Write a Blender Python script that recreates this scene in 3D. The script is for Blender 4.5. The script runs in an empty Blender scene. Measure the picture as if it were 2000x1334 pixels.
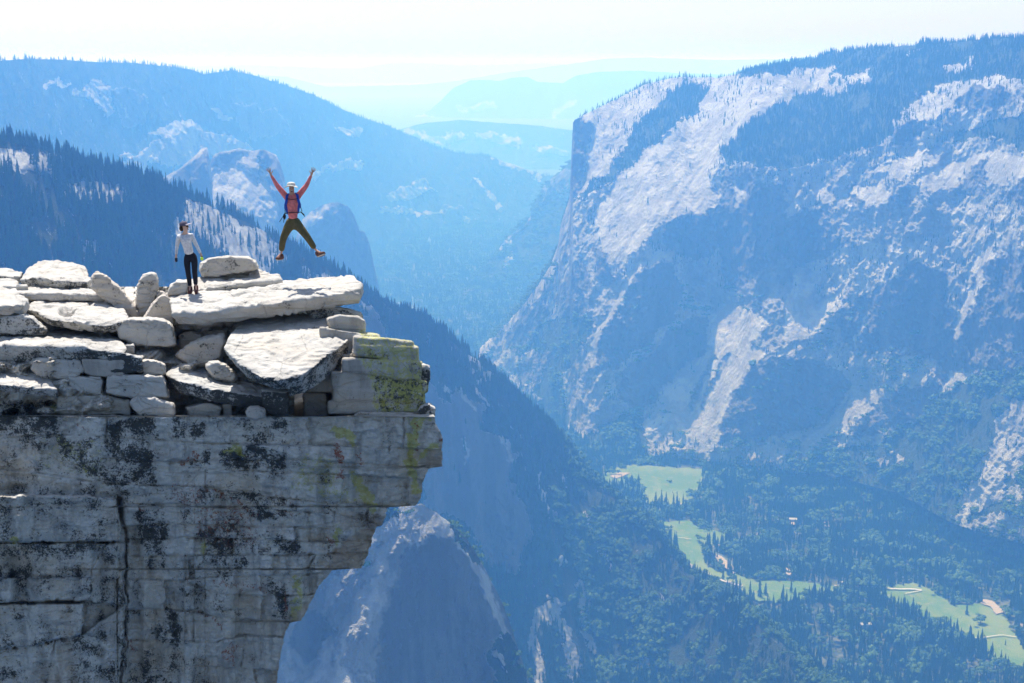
import bpy, math, random
import numpy as np
from math import radians as R, sin, cos, tan, pi
sc = bpy.context.scene
col = sc.collection
random.seed(7)
rng = np.random.default_rng(11)

# ---------------------------------------------------------------- camera
F = 2778.0            # focal length in photo pixels (50 mm lens on 36 mm film, 2000 px wide)
PITCH = R(11.14)
FLOOR = -1480.0       # valley floor below the camera, metres
cam_d = bpy.data.cameras.new("camera"); cam_d.lens = 50; cam_d.sensor_width = 36
cam_d.clip_start = 0.5; cam_d.clip_end = 200000
cam = bpy.data.objects.new("camera", cam_d); col.objects.link(cam)
cam.rotation_euler = (pi/2 - PITCH, 0, 0); sc.camera = cam

# ---------------------------------------------------------------- light
SUN_EL, SUN_AZ = R(64), R(-24)     # azimuth from +Y (the viewing direction), negative = left
sun_dir = np.array([sin(SUN_AZ)*cos(SUN_EL), cos(SUN_AZ)*cos(SUN_EL), sin(SUN_EL)])
from mathutils import Vector, Matrix
sun_d = bpy.data.lights.new("sun", 'SUN'); sun_d.energy = 5.0; sun_d.angle = R(0.5); sun_d.color = (1.0, .965, .925)
sun = bpy.data.objects.new("sun", sun_d); col.objects.link(sun)
sun.rotation_euler = Vector(sun_dir.tolist()).to_track_quat('Z', 'Y').to_euler()
w = bpy.data.worlds.new("World"); sc.world = w; w.use_nodes = True
nt = w.node_tree; bg = nt.nodes['Background']; bg.inputs[1].default_value = 0.118
sky = nt.nodes.new('ShaderNodeTexSky'); sky.sky_type = 'NISHITA'; sky.sun_disc = False
sky.sun_elevation = SUN_EL; sky.sun_rotation = -SUN_AZ + 0.0
sky.altitude = 1200; sky.air_density = 1.0; sky.dust_density = 3.0; sky.ozone_density = 1.0
sky.sun_rotation = SUN_AZ
nt.links.new(sky.outputs[0], bg.inputs[0])
sc.view_settings.view_transform = 'Standard'; sc.view_settings.look = 'None'
sc.view_settings.exposure = 0.54; sc.view_settings.gamma = 1
sc.render.engine = 'CYCLES'
sc.cycles.use_denoising = True
sc.cycles.max_bounces = 5; sc.cycles.diffuse_bounces = 3; sc.cycles.glossy_bounces = 1
sc.cycles.transmission_bounces = 1; sc.cycles.volume_bounces = 1; sc.cycles.transparent_max_bounces = 8
sc.cycles.sample_clamp_indirect = 6

# ---------------------------------------------------------------- helpers
def tag(o, label=None, cat=None, group=None, kind=None):
    if label: o['label'] = label
    if cat: o['category'] = cat
    if group: o['group'] = group
    if kind: o['kind'] = kind
    return o
def ray(px, py):
    """direction of a photo pixel: (x, y, z) with y forward"""
    a = (np.asarray(px, float)-1000)/F; b = (667-np.asarray(py, float))/F
    return np.stack([a + 0*b, cos(PITCH)+b*sin(PITCH) + 0*a, b*cos(PITCH)-sin(PITCH) + 0*a], -1)
def at(px, py, Y):
    d = ray(px, py); return d*(np.asarray(Y, float)/d[..., 1])[..., None]
def mesh_np(name, V, Fq, mat=None, smooth=True, parent=None, link=True):
    V = np.ascontiguousarray(V, np.float32); me = bpy.data.meshes.new(name)
    Fq = np.asarray(Fq, np.int32); n = Fq.shape[1]
    me.vertices.add(len(V)); me.vertices.foreach_set('co', V.ravel())
    me.loops.add(Fq.size); me.loops.foreach_set('vertex_index', Fq.ravel())
    me.polygons.add(len(Fq)); me.polygons.foreach_set('loop_start', np.arange(0, Fq.size, n, dtype=np.int32))
    me.polygons.foreach_set('use_smooth', np.full(len(Fq), smooth))
    me.update(calc_edges=True); me.validate()
    if mat: me.materials.append(mat)
    o = bpy.data.objects.new(name, me)
    if link: col.objects.link(o)
    if parent: o.parent = parent
    return o
def grid_faces(ny, nx):
    i = np.arange(ny-1)[:, None]*nx + np.arange(nx-1)[None]
    return np.stack([i, i+1, i+nx+1, i+nx], -1).reshape(-1, 4)
def attr(o, name, arr):
    a = o.data.attributes.new(name, 'FLOAT', 'POINT'); a.data.foreach_set('value', np.ascontiguousarray(arr, np.float32).ravel())
# numpy gradient noise
_P = np.random.default_rng(5).permutation(256).astype(np.int32); _P = np.concatenate([_P, _P, _P])
_G = np.random.default_rng(6).normal(size=(256, 3)); _G /= np.linalg.norm(_G, axis=1)[:, None]
def perlin(x, y, z=0.0):
    x, y, z = np.broadcast_arrays(np.asarray(x, float), np.asarray(y, float), np.asarray(z, float))
    xi = np.floor(x).astype(np.int64); yi = np.floor(y).astype(np.int64); zi = np.floor(z).astype(np.int64)
    xf = x-xi; yf = y-yi; zf = z-zi
    u = xf**3*(xf*(xf*6-15)+10); v = yf**3*(yf*(yf*6-15)+10); ww = zf**3*(zf*(zf*6-15)+10)
    xi &= 255; yi &= 255; zi &= 255; out = 0
    for dx in (0, 1):
        for dy in (0, 1):
            for dz in (0, 1):
                g = _G[_P[_P[_P[(xi+dx) & 255]+((yi+dy) & 255)]+((zi+dz) & 255)]]
                wt = (u if dx else 1-u)*(v if dy else 1-v)*(ww if dz else 1-ww)
                out = out + wt*(g[..., 0]*(xf-dx)+g[..., 1]*(yf-dy)+g[..., 2]*(zf-dz))
    return out*1.6
def fbm(x, y, z=0.0, o=4, g=.5):
    s = 0; a = 1; f = 1
    for k in range(o):
        s = s+a*perlin(x*f+17.3*k, y*f-9.1*k, z*f+3.7*k); a *= g; f *= 2.03
    return s
def ridged(x, y, z=0.0, o=4, g=.5):
    s = 0; a = 1; f = 1
    for k in range(o):
        s = s+a*(1-2*np.abs(perlin(x*f+7.3*k, y*f-19.1*k, z*f+13.7*k))); a *= g; f *= 2.03
    return s
def inpoly(X, Y, P):
    c = np.zeros(X.shape, bool); n = len(P)
    for i in range(n):
        x0, y0 = P[i]; x1, y1 = P[(i+1) % n]
        if y0 == y1: continue
        k = ((y0 > Y) != (y1 > Y)) & (X < (x1-x0)*(Y-y0)/(y1-y0)+x0); c ^= k
    return c
def segdist(X, Y, P):
    d = np.full(X.shape, 1e9)
    for (x0, y0), (x1, y1) in zip(P[:-1], P[1:]):
        dx, dy = x1-x0, y1-y0; t = np.clip(((X-x0)*dx+(Y-y0)*dy)/(dx*dx+dy*dy+1e-9), 0, 1)
        d = np.minimum(d, np.hypot(X-x0-t*dx, Y-y0-t*dy))
    return d
def blur(A, n=1):
    for _ in range(n):
        P = np.pad(A, 1, mode='edge'); A = (P[:-2, 1:-1]+P[2:, 1:-1]+P[1:-1, :-2]+P[1:-1, 2:]+4*P[1:-1, 1:-1])/8
    return A

# ---------------------------------------------------------------- material helpers
class NT:
    def __init__(s, name):
        s.m = bpy.data.materials.new(name); s.m.use_nodes = True; s.t = s.m.node_tree
        s.b = s.t.nodes['Principled BSDF']; s.b.inputs['Roughness'].default_value = .85
        s.b.inputs['Specular IOR Level'].default_value = .2
    def n(s, typ, ins=None, **kw):
        n = s.t.nodes.new(typ)
        for k, v in kw.items(): setattr(n, k, v)
        for k, v in (ins or {}).items(): s.set(n.inputs[k], v)
        return n
    def set(s, sock, v):
        if isinstance(v, bpy.types.NodeSocket): s.t.links.new(v, sock)
        else: sock.default_value = v
    def math(s, op, a, b=0.0, clamp=False):
        n = s.n('ShaderNodeMath', operation=op, use_clamp=clamp); s.set(n.inputs[0], a); s.set(n.inputs[1], b); return n.outputs[0]
    def mix(s, f, a, b):
        n = s.n('ShaderNodeMix', data_type='RGBA'); s.set(n.inputs[0], f)
        for k, v in ((6, a), (7, b)): s.set(n.inputs[k], (*v, 1) if isinstance(v, tuple) and len(v) == 3 else v)
        return n.outputs[2]
    def noise(s, scale, detail=4, rough=.55, vec=None, dist=0.0):
        n = s.n('ShaderNodeTexNoise'); n.inputs['Scale'].default_value = scale; n.inputs['Detail'].default_value = detail
        n.inputs['Roughness'].default_value = rough; n.inputs['Distortion'].default_value = dist
        if vec is not None: s.t.links.new(vec, n.inputs['Vector'])
        return n.outputs[0]
    def pos(s, scale=(1, 1, 1)):
        g = s.n('ShaderNodeNewGeometry'); m = s.n('ShaderNodeVectorMath', operation='MULTIPLY')
        s.t.links.new(g.outputs['Position'], m.inputs[0]); m.inputs[1].default_value = scale; return m.outputs[0]
    def ramp(s, f, a, b):      # smooth 0..1 between a and b
        n = s.n('ShaderNodeMapRange', interpolation_type='SMOOTHSTEP'); s.set(n.inputs[0], f)
        n.inputs[1].default_value = a; n.inputs[2].default_value = b; return n.outputs[0]
    def attr(s, name): return s.n('ShaderNodeAttribute', attribute_name=name).outputs['Fac']
    def bump(s, h, dist, strength=1.0):
        n = s.n('ShaderNodeBump'); n.inputs['Strength'].default_value = strength; n.inputs['Distance'].default_value = dist
        s.t.links.new(h, n.inputs['Height']); s.t.links.new(n.outputs[0], s.b.inputs['Normal'])
    def color(s, c): s.set(s.b.inputs['Base Color'], (*c, 1) if isinstance(c, tuple) else c); return s.m
def flat(name, c, rough=.8, var=.12, scale=30):
    t = NT(name); t.b.inputs['Roughness'].default_value = rough
    n = t.noise(scale, 3); a = tuple(max(0, x*(1-var)) for x in c); b = tuple(x*(1+var) for x in c)
    return t.color(t.mix(n, a, b))
# ---------------------------------------------------------------- terrain materials
def terrain_mat(name, sc_=1.0, rock=(.68, .685, .67), dark=(.10, .10, .10)):
    t = NT(name); P = t.pos()
    rk = t.attr('rock'); sh = t.attr('shrub')
    st = t.noise(.012/sc_, 6, .6, t.pos((1, 1, .15)))           # vertical streaks on the faces
    bl = t.noise(.05/sc_, 8, .72, t.pos((1, 1, .5))); fine = t.noise(.3/sc_, 4, .65, P)
    stone = t.mix(t.ramp(st, .44, .58), tuple(x*.66 for x in rock), rock)
    stone = t.mix(t.ramp(bl, .53, .66), stone, tuple(x*.66 for x in rock))
    stone = t.mix(t.math('MULTIPLY', t.attr('tone'), 1.0), stone, dark)  # puts the shade of the cliff faces into the stone colour
    veg = t.mix(t.ramp(fine, .35, .65), (.028, .05, .022), (.075, .105, .045))
    veg = t.mix(t.ramp(bl, .5, .62), veg, (.05, .075, .03))
    f = t.math('ADD', t.math('SUBTRACT', sh, rk), t.math('MULTIPLY', t.math('SUBTRACT', bl, .5), 4.5))
    f = t.math('ADD', f, t.math('MULTIPLY', t.math('SUBTRACT', fine, .5), 2.4))
    f = t.ramp(f, -.12, .12)
    t.color(t.mix(f, stone, veg))
    t.bump(t.math('ADD', t.math('ADD', t.math('MULTIPLY', bl, 1.0), t.math('MULTIPLY', st, 1.2)), t.math('MULTIPLY', fine, .35)), 28*sc_, 1.0)
    return t.m

# class -> slope deg, slope noise, rock, shrub, forest, tone (darkens the stone; on cliffs, shade painted into the colour)
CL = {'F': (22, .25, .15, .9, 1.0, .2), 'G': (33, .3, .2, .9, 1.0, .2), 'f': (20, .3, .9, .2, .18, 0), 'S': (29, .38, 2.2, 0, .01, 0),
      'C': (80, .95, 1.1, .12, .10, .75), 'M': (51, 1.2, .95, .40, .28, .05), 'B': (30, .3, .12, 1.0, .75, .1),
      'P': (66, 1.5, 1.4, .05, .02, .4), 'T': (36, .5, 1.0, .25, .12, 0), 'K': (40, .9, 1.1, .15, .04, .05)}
def sheet(name, sky_l, bot, anchors, regions, default='M', step=2.0, seed=0, top_fix=True, amp=14.0, rough_px=7.0,
          wx=.14, back=900.0, mat=None, tz=None, detail=1.0, back_drop=.9, grain=.6):
    """a mountain side: a surface of true distance and slope grown from its crest (or its foot), one slope per kind of ground"""
    sx = np.array(sky_l, float); x0, x1 = sx[0, 0], sx[-1, 0]
    nx = int((x1-x0)/step)+1; xs = np.linspace(x0, x1, nx)
    sky = np.interp(xs, sx[:, 0], sx[:, 1]); b = np.array(bot, float); bt = np.interp(xs, b[:, 0], b[:, 1])
    sky = sky + rough_px*.16*fbm(xs/17+seed, xs*0+.5, o=3)
    bt = np.maximum(bt, sky+3*step)
    ny = int((bt-sky).max()/step)+1; t = np.linspace(0, 1, ny)[:, None]      # row 0 = crest
    PX = np.broadcast_to(xs, (ny, nx)).copy(); PY = sky + (bt-sky)*t
    wxn = 1.5*rough_px*fbm(PX/34, PY/34, seed+.3, 6, .68); wyn = 1.5*rough_px*fbm(PX/34, PY/34, seed+9.3, 6, .68)
    WX, WY = PX+wxn, PY+wyn
    S, N, RK, SH, FO, TO = [np.full((ny, nx), float(v)) for v in CL[default]]
    for r in regions:
        c = r[0]
        if isinstance(r[1], (int, float)): k = segdist(WX, WY, r[2]) < r[1]
        else: k = inpoly(WX, WY, r[1])
        for A, v in zip((S, N, RK, SH, FO, TO), CL[c]): A[k] = v
    RK, SH, FO, TO = [blur(A, 1) for A in (RK, SH, FO, TO)]
    # slope noise: ledges elongated across, gullies down the face
    ca, la = PX*math.cos(grain)+PY*math.sin(grain), PX*math.sin(grain)-PY*math.cos(grain)
    sn = .5*fbm(WX/34, WY/26, seed+4.1, 4, .6)+1.1*fbm(ca/6, la/48, seed+2.2, 5, .7)+.6*ridged(PX/4.5, PY/34, seed+5, 4, .65)-.2+.35*fbm(PX/26, PY/5, seed+6, 3)
    Sd = np.clip(S + N*34*sn, 6, 86)
    D = ray(PX, PY); el = np.arctan2(-D[..., 2], np.hypot(D[..., 0], D[..., 1]))
    az = np.arctan2(D[..., 0], D[..., 1])
    g = 1/np.cos(el)**2/(np.tan(np.radians(Sd))+np.tan(el)+.02)            # -d ln r / d el  going down
    dE = np.diff(el, axis=0)                                               # >0 downwards
    gt = -.5*(g[1:]+g[:-1])*dE                                             # target u[i+1]-u[i]
    an = np.array(anchors, float); ua = np.log(np.interp(xs, an[:, 0], an[:, 1]))
    wy = (step/F)**2/np.maximum(dE, 1e-5)**2*(dE/(step/F)); wy = np.clip(wy, .2, 5)
    fix = np.zeros((ny, nx), bool); fix[0 if top_fix else -1] = True
    u = np.zeros((ny, nx))
    if top_fix: u[0] = ua; u[1:] = ua+np.cumsum(gt, 0)
    else: u[-1] = ua; u[:-1] = ua-np.cumsum(gt[::-1], 0)[::-1]
    hx = .42*(fbm(WX/26, WY/60, seed+7.7, 4, .6)+.7*fbm(ca/9, la/50, seed+3.7, 4, .65))*(N > .2)*(step/F)*1.6*detail  # buttresses: lateral tilt
    hx = .5*(hx[:, 1:]+hx[:, :-1])
    # left/right smoothing solve by conjugate gradients
    def lap(v):
        o = np.zeros_like(v); d = wy*(v[1:]-v[:-1]); o[1:] += d; o[:-1] -= d
        d = wx*(v[:, 1:]-v[:, :-1]); o[:, 1:] += d; o[:, :-1] -= d; return o
    rhs = np.zeros_like(u); d = wy*gt; rhs[1:] += d; rhs[:-1] -= d
    d = wx*hx; rhs[:, 1:] += d; rhs[:, :-1] -= d
    m = (~fix).astype(float); r_ = (rhs-lap(u))*m; p = r_.copy(); rr = (r_*r_).sum(); r0 = rr
    for it in range(260):
        Ap = lap(p)*m; al = rr/((p*Ap).sum()+1e-30); u += al*p; r_ -= al*Ap; rn = (r_*r_).sum()
        if rn < 1e-7*r0: break
        p = r_+(rn/rr)*p; rr = rn
    r = np.exp(u)
    X = r*np.sin(az); Y = r*np.cos(az); Z = -r*np.tan(el)
    k = np.clip(N, .15, 1.0)*amp*(r/5000)**.5
    fade = np.clip(t*12, 0, 1) if top_fix else 1
    dr = k*(ridged(X/170, Z/150, Y/170+seed, 6, .6)-.6+.5*fbm(X/30, Y/30, Z/40, 3, .6))*np.clip(np.minimum(t, 1)*10, .0, 1)
    q = 1-dr/r; X = X*q; Y = Y*q; Z = Z*q
    # the far side of the crest: a few rows falling away behind it
    rows = []
    for kk, (db, dz) in enumerate(((.06, .02), (.25, .14), (.6, .45), (1.0, .9))):
        q = 1+back*db/r[0]; rows.insert(0, np.stack([X[0]*q, Y[0]*q, Z[0]-back*dz*back_drop+0*X[0]], -1))
    V = np.concatenate([np.stack(rows), np.stack([X, Y, Z], -1)]); nb = len(rows)
    padr = lambda A: np.concatenate([np.repeat(A[:1], nb, 0), A])
    V[..., 2] = np.maximum(V[..., 2], FLOOR-60)
    o = mesh_np(name, V.reshape(-1, 3), grid_faces(ny+nb, nx), mat)
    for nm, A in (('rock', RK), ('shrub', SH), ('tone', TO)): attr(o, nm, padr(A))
    return dict(o=o, V=V, forest=padr(FO), PX=padr(PX), PY=padr(PY), nb=nb)
def scatter(V, dens, per_m2, seed=0, ok=None):
    """random points on a grid surface, density = dens * per_m2 (plan area)"""
    a, b, c, d = V[:-1, :-1], V[:-1, 1:], V[1:, 1:], V[1:, :-1]
    n = np.cross((c-a)[..., :3], (d-b)[..., :3])*.5; ar = np.abs(n[..., 2])
    de = .25*(dens[:-1, :-1]+dens[:-1, 1:]+dens[1:, 1:]+dens[1:, :-1])
    ln = np.linalg.norm(n, axis=-1)+1e-9
    w_ = ar*de*per_m2*(np.abs(n[..., 2])/ln > .3)
    g = np.random.default_rng(seed+100); w_ = w_*np.clip(1.3*ln/(np.abs(n[..., 2])+.2*ln), 0, 1.6); cnt = g.poisson(np.clip(w_, 0, 40)).ravel(); idx = np.repeat(np.arange(cnt.size), cnt)
    ii, jj = np.divmod(idx, w_.shape[1]); s, t = g.random(len(idx))[:, None], g.random(len(idx))[:, None]
    P = (a[ii, jj]*(1-s)+b[ii, jj]*s)*(1-t)+(d[ii, jj]*(1-s)+c[ii, jj]*s)*t
    return P
def project(P):
    P = np.asarray(P, float); yf = P[..., 1]*cos(PITCH)-P[..., 2]*sin(PITCH); up = P[..., 1]*sin(PITCH)+P[..., 2]*cos(PITCH)
    return 1000+F*P[..., 0]/yf, 667-F*up/yf, yf

M_mid = terrain_mat('granite and scrub'); M_far = terrain_mat('distant granite and forest', 2.2); M_near = terrain_mat('near ridge ground', .7)
L = {}
# right wall of the valley ------------------------------------------------
L['wall'] = sheet('valley_wall_hill', [(935, 690), (940, 686), (985, 640), (1020, 600), (1050, 560), (1075, 520), (1090, 480), (1095, 440), (1108, 400),
    (1113, 384), (1116, 300), (1119, 240), (1123, 233), (1150, 220), (1200, 195), (1260, 165), (1310, 152), (1340, 150), (1400, 152), (1450, 142),
    (1500, 130), (1560, 122), (1620, 105), (1700, 95), (1760, 90), (1850, 85), (1900, 78), (1960, 75), (2000, 77), (2160, 70)],
    [(935, 705), (1000, 760), (1060, 800), (1110, 840), (1150, 870), (1200, 884), (1300, 892), (1400, 903), (1480, 918), (1560, 926), (1650, 936),
     (1750, 962), (1860, 1022), (1930, 1045), (2000, 1062), (2160, 1120)],
    [(x, -FLOOR/tan(R(11.14)-math.atan((667-y)/F))*.998) for x, y in
     [(935, 705), (1000, 760), (1060, 800), (1110, 840), (1150, 870), (1200, 884), (1300, 892), (1400, 903), (1480, 918), (1560, 926), (1650, 936),
      (1750, 962), (1860, 1022), (1930, 1045), (2000, 1062), (2160, 1120)]],
    [('f', [(1115, 225), (1200, 190), (1310, 140), (1400, 140), (1470, 130), (1640, 120), (1625, 140), (1560, 168), (1490, 215), (1430, 262), (1400, 300), (1300, 262), (1230, 310), (1190, 262)]),
     ('F', [(1215, 305), (1240, 250), (1290, 195), (1340, 165), (1395, 172), (1360, 215), (1300, 260), (1262, 292), (1205, 345), (1150, 385), (1125, 385), (1180, 340)]),
     ('F', [(1440, 150), (1470, 100), (1700, 60), (2170, 50), (2170, 140), (2000, 150), (1900, 165), (1790, 185), (1775, 225), (1740, 262), (1700, 288), (1650, 300), (1600, 312), (1560, 325), (1480, 330), (1425, 318),
            (1412, 290), (1450, 240), (1520, 200), (1580, 168), (1632, 135), (1560, 133), (1480, 150)]),
     ('f', [(1520, 175), (1640, 150), (1700, 140), (1690, 160), (1600, 172), (1540, 200)]), ('f', 5, [(1770, 104), (1800, 100)]), ('f', 8, [(1850, 130), (1900, 120)]),
     ('f', [(1600, 170), (1660, 158), (1650, 180), (1600, 190)]),
     ('f', [(1750, 240), (1790, 190), (1830, 165), (1980, 150), (1990, 175), (1900, 185), (1800, 240), (1750, 262)]),
     ('B', [(1860, 260), (1930, 235), (2170, 200), (2170, 300), (2000, 292), (1955, 270), (1900, 262), (1860, 290)]),
     ('S', [(1400, 270), (1470, 215), (1560, 168), (1620, 138), (1625, 146), (1570, 178), (1480, 230), (1430, 280)]),
     ('S', [(1262, 288), (1340, 252), (1410, 262), (1405, 300), (1382, 340), (1400, 380), (1385, 410), (1330, 420), (1295, 432), (1262, 470), (1212, 525), (1190, 500), (1172, 462), (1150, 440), (1158, 405), (1200, 352)]),
     ('S', [(1150, 232), (1212, 262), (1205, 320), (1170, 345), (1128, 385), (1150, 310), (1158, 260)]),
     ('C', [(1112, 230), (1125, 232), (1156, 250), (1146, 300), (1128, 370), (1100, 392), (1100, 300)]),
     ('K', [(1100, 400), (1140, 400), (1160, 450), (1200, 510), (1210, 560), (1190, 600), (1170, 560), (1140, 520), (1110, 500), (1095, 470)]),
     ('C', [(1165, 470), (1195, 500), (1200, 545), (1185, 560), (1160, 530)]), ('C', [(1110, 530), (1140, 500), (1150, 560), (1140, 620), (1100, 640), (1085, 580)]),
     ('C', [(1060, 560), (1080, 530), (1080, 570), (1050, 600), (1040, 620)]),
     ('C', [(1305, 440), (1385, 405), (1405, 385), (1410, 325), (1480, 335), (1500, 370), (1450, 380), (1440, 430), (1390, 500), (1330, 505), (1300, 480)]),
     ('C', [(1420, 400), (1450, 380), (1540, 350), (1560, 400), (1560, 520), (1490, 560), (1445, 585), (1415, 545), (1405, 480)]),
     ('C', [(1531, 410), (1560, 400), (1640, 430), (1640, 440), (1690, 500), (1640, 530), (1580, 535), (1550, 500)]),
     ('C', [(1741, 262), (1783, 228), (1810, 235), (1800, 262), (1783, 275), (1745, 280)]), ('C', [(1868, 205), (1900, 170), (1950, 175), (1990, 195), (1960, 215), (1900, 220)]),
     ('C', [(1860, 385), (1865, 350), (1890, 330), (1950, 290), (1930, 330), (1918, 370), (1900, 392)]), ('C', [(1960, 385), (2000, 345), (2100, 330), (2100, 390), (1990, 400)]),
     ('C', [(1660, 355), (1720, 400), (1700, 420), (1660, 400)]), ('C', [(1735, 395), (1775, 360), (1780, 410), (1740, 420)]),
     ('S', [(1783, 352), (1850, 318), (1951, 285), (1920, 312), (1860, 368), (1800, 375)]), ('S', [(1938, 290), (2010, 302), (2010, 340), (1918, 372), (1925, 332)]),
     ('S', [(1590, 362), (1625, 368), (1630, 395), (1590, 400)]), ('S', [(1662, 368), (1735, 350), (1730, 400), (1690, 405)]), ('S', [(1690, 330), (1790, 300), (1850, 290), (1840, 315), (1760, 345)]),
     ('K', [(1530, 372), (1560, 365), (1560, 410), (1540, 420)]), ('S', 6, [(1433, 360), (1450, 380), (1440, 400)]),
     ('C', [(1225, 545), (1262, 505), (1312, 500), (1335, 560), (1320, 620), (1300, 640), (1240, 690), (1160, 740), (1165, 660), (1190, 600)]),
     ('C', [(1265, 700), (1300, 650), (1385, 612), (1388, 660), (1362, 706), (1310, 740), (1285, 790), (1240, 800), (1195, 775), (1200, 730)]),
     ('P', [(1120, 640), (1160, 560), (1190, 590), (1165, 660), (1150, 740), (1200, 790), (1240, 805), (1200, 860), (1130, 850), (1110, 760)]), ('P', [(1440, 560), (1530, 500), (1560, 530), (1560, 660), (1500, 690), (1450, 650)]), ('P', [(1600, 400), (1740, 400), (1860, 400), (1850, 460), (1760, 480), (1650, 470)]),
     ('S', 8, [(1310, 500), (1262, 510), (1225, 545), (1205, 590), (1180, 625), (1160, 680), (1150, 710)]), ('S', 4, [(1295, 640), (1275, 665), (1262, 700)]),
     ('P', [(1330, 512), (1380, 508), (1410, 540), (1430, 580), (1400, 600), (1360, 590), (1340, 560)]), ('S', 5, [(1375, 510), (1405, 545), (1425, 585)]),
     ('S', [(1380, 612), (1440, 585), (1475, 600), (1500, 640), (1460, 672), (1430, 678), (1376, 668)]),
     ('S', [(1296, 752), (1330, 722), (1380, 678), (1440, 660), (1500, 688), (1452, 740), (1430, 800), (1408, 862), (1384, 892), (1340, 862), (1286, 836), (1272, 800)]),
     ('C', 5, [(1392, 700), (1360, 760), (1345, 800)]), ('C', 3, [(1420, 690), (1390, 760), (1370, 800)]),
     ('T', [(1248, 860), (1262, 810), (1290, 780), (1340, 850), (1395, 888), (1380, 900), (1300, 880)]),
     ('C', [(1490, 695), (1560, 700), (1650, 718), (1660, 760), (1622, 815), (1560, 848), (1480, 858), (1400, 868), (1412, 830), (1430, 780), (1452, 735)]),
     ('C', [(1650, 560), (1780, 505), (1860, 545), (1900, 500), (2170, 480), (2170, 730), (1900, 735), (1850, 740), (1800, 690), (1745, 700), (1700, 690), (1650, 680), (1640, 620)]),
     ('C', [(1760, 752), (1840, 745), (1850, 775), (1800, 812), (1730, 850), (1660, 862), (1705, 800)]),
     ('M', [(1560, 520), (1650, 480), (1780, 480), (1790, 505), (1720, 560), (1650, 600), (1580, 560)]),
     ('M', [(1860, 470), (1900, 460), (1900, 560), (1870, 640), (1850, 600)]),
     ('S', [(1535, 605), (1550, 530), (1598, 540), (1590, 585), (1630, 572), (1655, 590), (1615, 632), (1572, 668), (1535, 665)]),
     ('S', 9, [(1940, 480), (1900, 520), (1915, 550), (1880, 600), (1870, 650)]), ('S', 3, [(1910, 560), (1890, 620)]), ('S', 5, [(1515, 690), (1545, 682), (1560, 678)]),
     ('S', [(1552, 912), (1565, 862), (1640, 800), (1680, 768), (1722, 750), (1725, 775), (1662, 828), (1620, 862), (1590, 890)]),
     ('T', [(1462, 890), (1490, 860), (1545, 842), (1570, 852), (1530, 885), (1510, 905)]),
     ('S', 8, [(1810, 700), (1832, 725), (1838, 742)]), ('S', 9, [(1900, 738), (1868, 732), (1848, 760), (1836, 790)]), ('S', 4, [(1740, 690), (1770, 680)]),
     ('S', 4, [(1695, 610), (1675, 650), (1665, 680)]), ('S', 3, [(1590, 610), (1600, 650)]),
     ('B', [(1850, 765), (1870, 745), (1960, 728), (2170, 735), (2170, 800), (1950, 850), (1900, 920), (1870, 1000), (1840, 1020), (1760, 970), (1650, 940), (1560, 930), (1600, 890), (1640, 880), (1730, 860), (1800, 815)]),
     ('K', 7, [(1700, 900), (1730, 905)]), ('K', 6, [(1745, 890), (1760, 900)]),
     ('K', [(2170, 780), (1985, 780), (1950, 825), (1930, 880), (1902, 930), (1890, 980), (1865, 1030), (1930, 1025), (2000, 1000), (2170, 1010)]),
     ('B', [(1955, 930), (2170, 900), (2170, 940), (1960, 960)]),
     ('C', [(985, 660), (1030, 600), (1070, 598), (1065, 640), (1010, 690)]), ('C', [(1000, 735), (1050, 680), (1092, 680), (1065, 735), (1020, 750)]),
     ('S', [(935, 690), (985, 645), (990, 665), (960, 690)]),
     ('B', [(1010, 690), (1080, 625), (1150, 620), (1160, 645), (1110, 720), (1065, 775), (1035, 765), (1090, 690)]),
     ('B', [(1040, 780), (1100, 750), (1105, 830), (1120, 850), (1080, 820)]),
     ('B', [(1120, 860), (1250, 800), (1260, 880), (1200, 890)]), ('B', 15, [(1400, 915), (1560, 935), (1650, 945), (1750, 970), (1860, 1034), (1930, 1058), (2000, 1074), (2160, 1130)]), ('B', 9, [(1900, 1010), (1960, 990), (2010, 1005)])],
    default='M', step=1.45, wx=.10, seed=1.3, top_fix=False, amp=16, back=1500, mat=M_mid, back_drop=.25)
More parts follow.
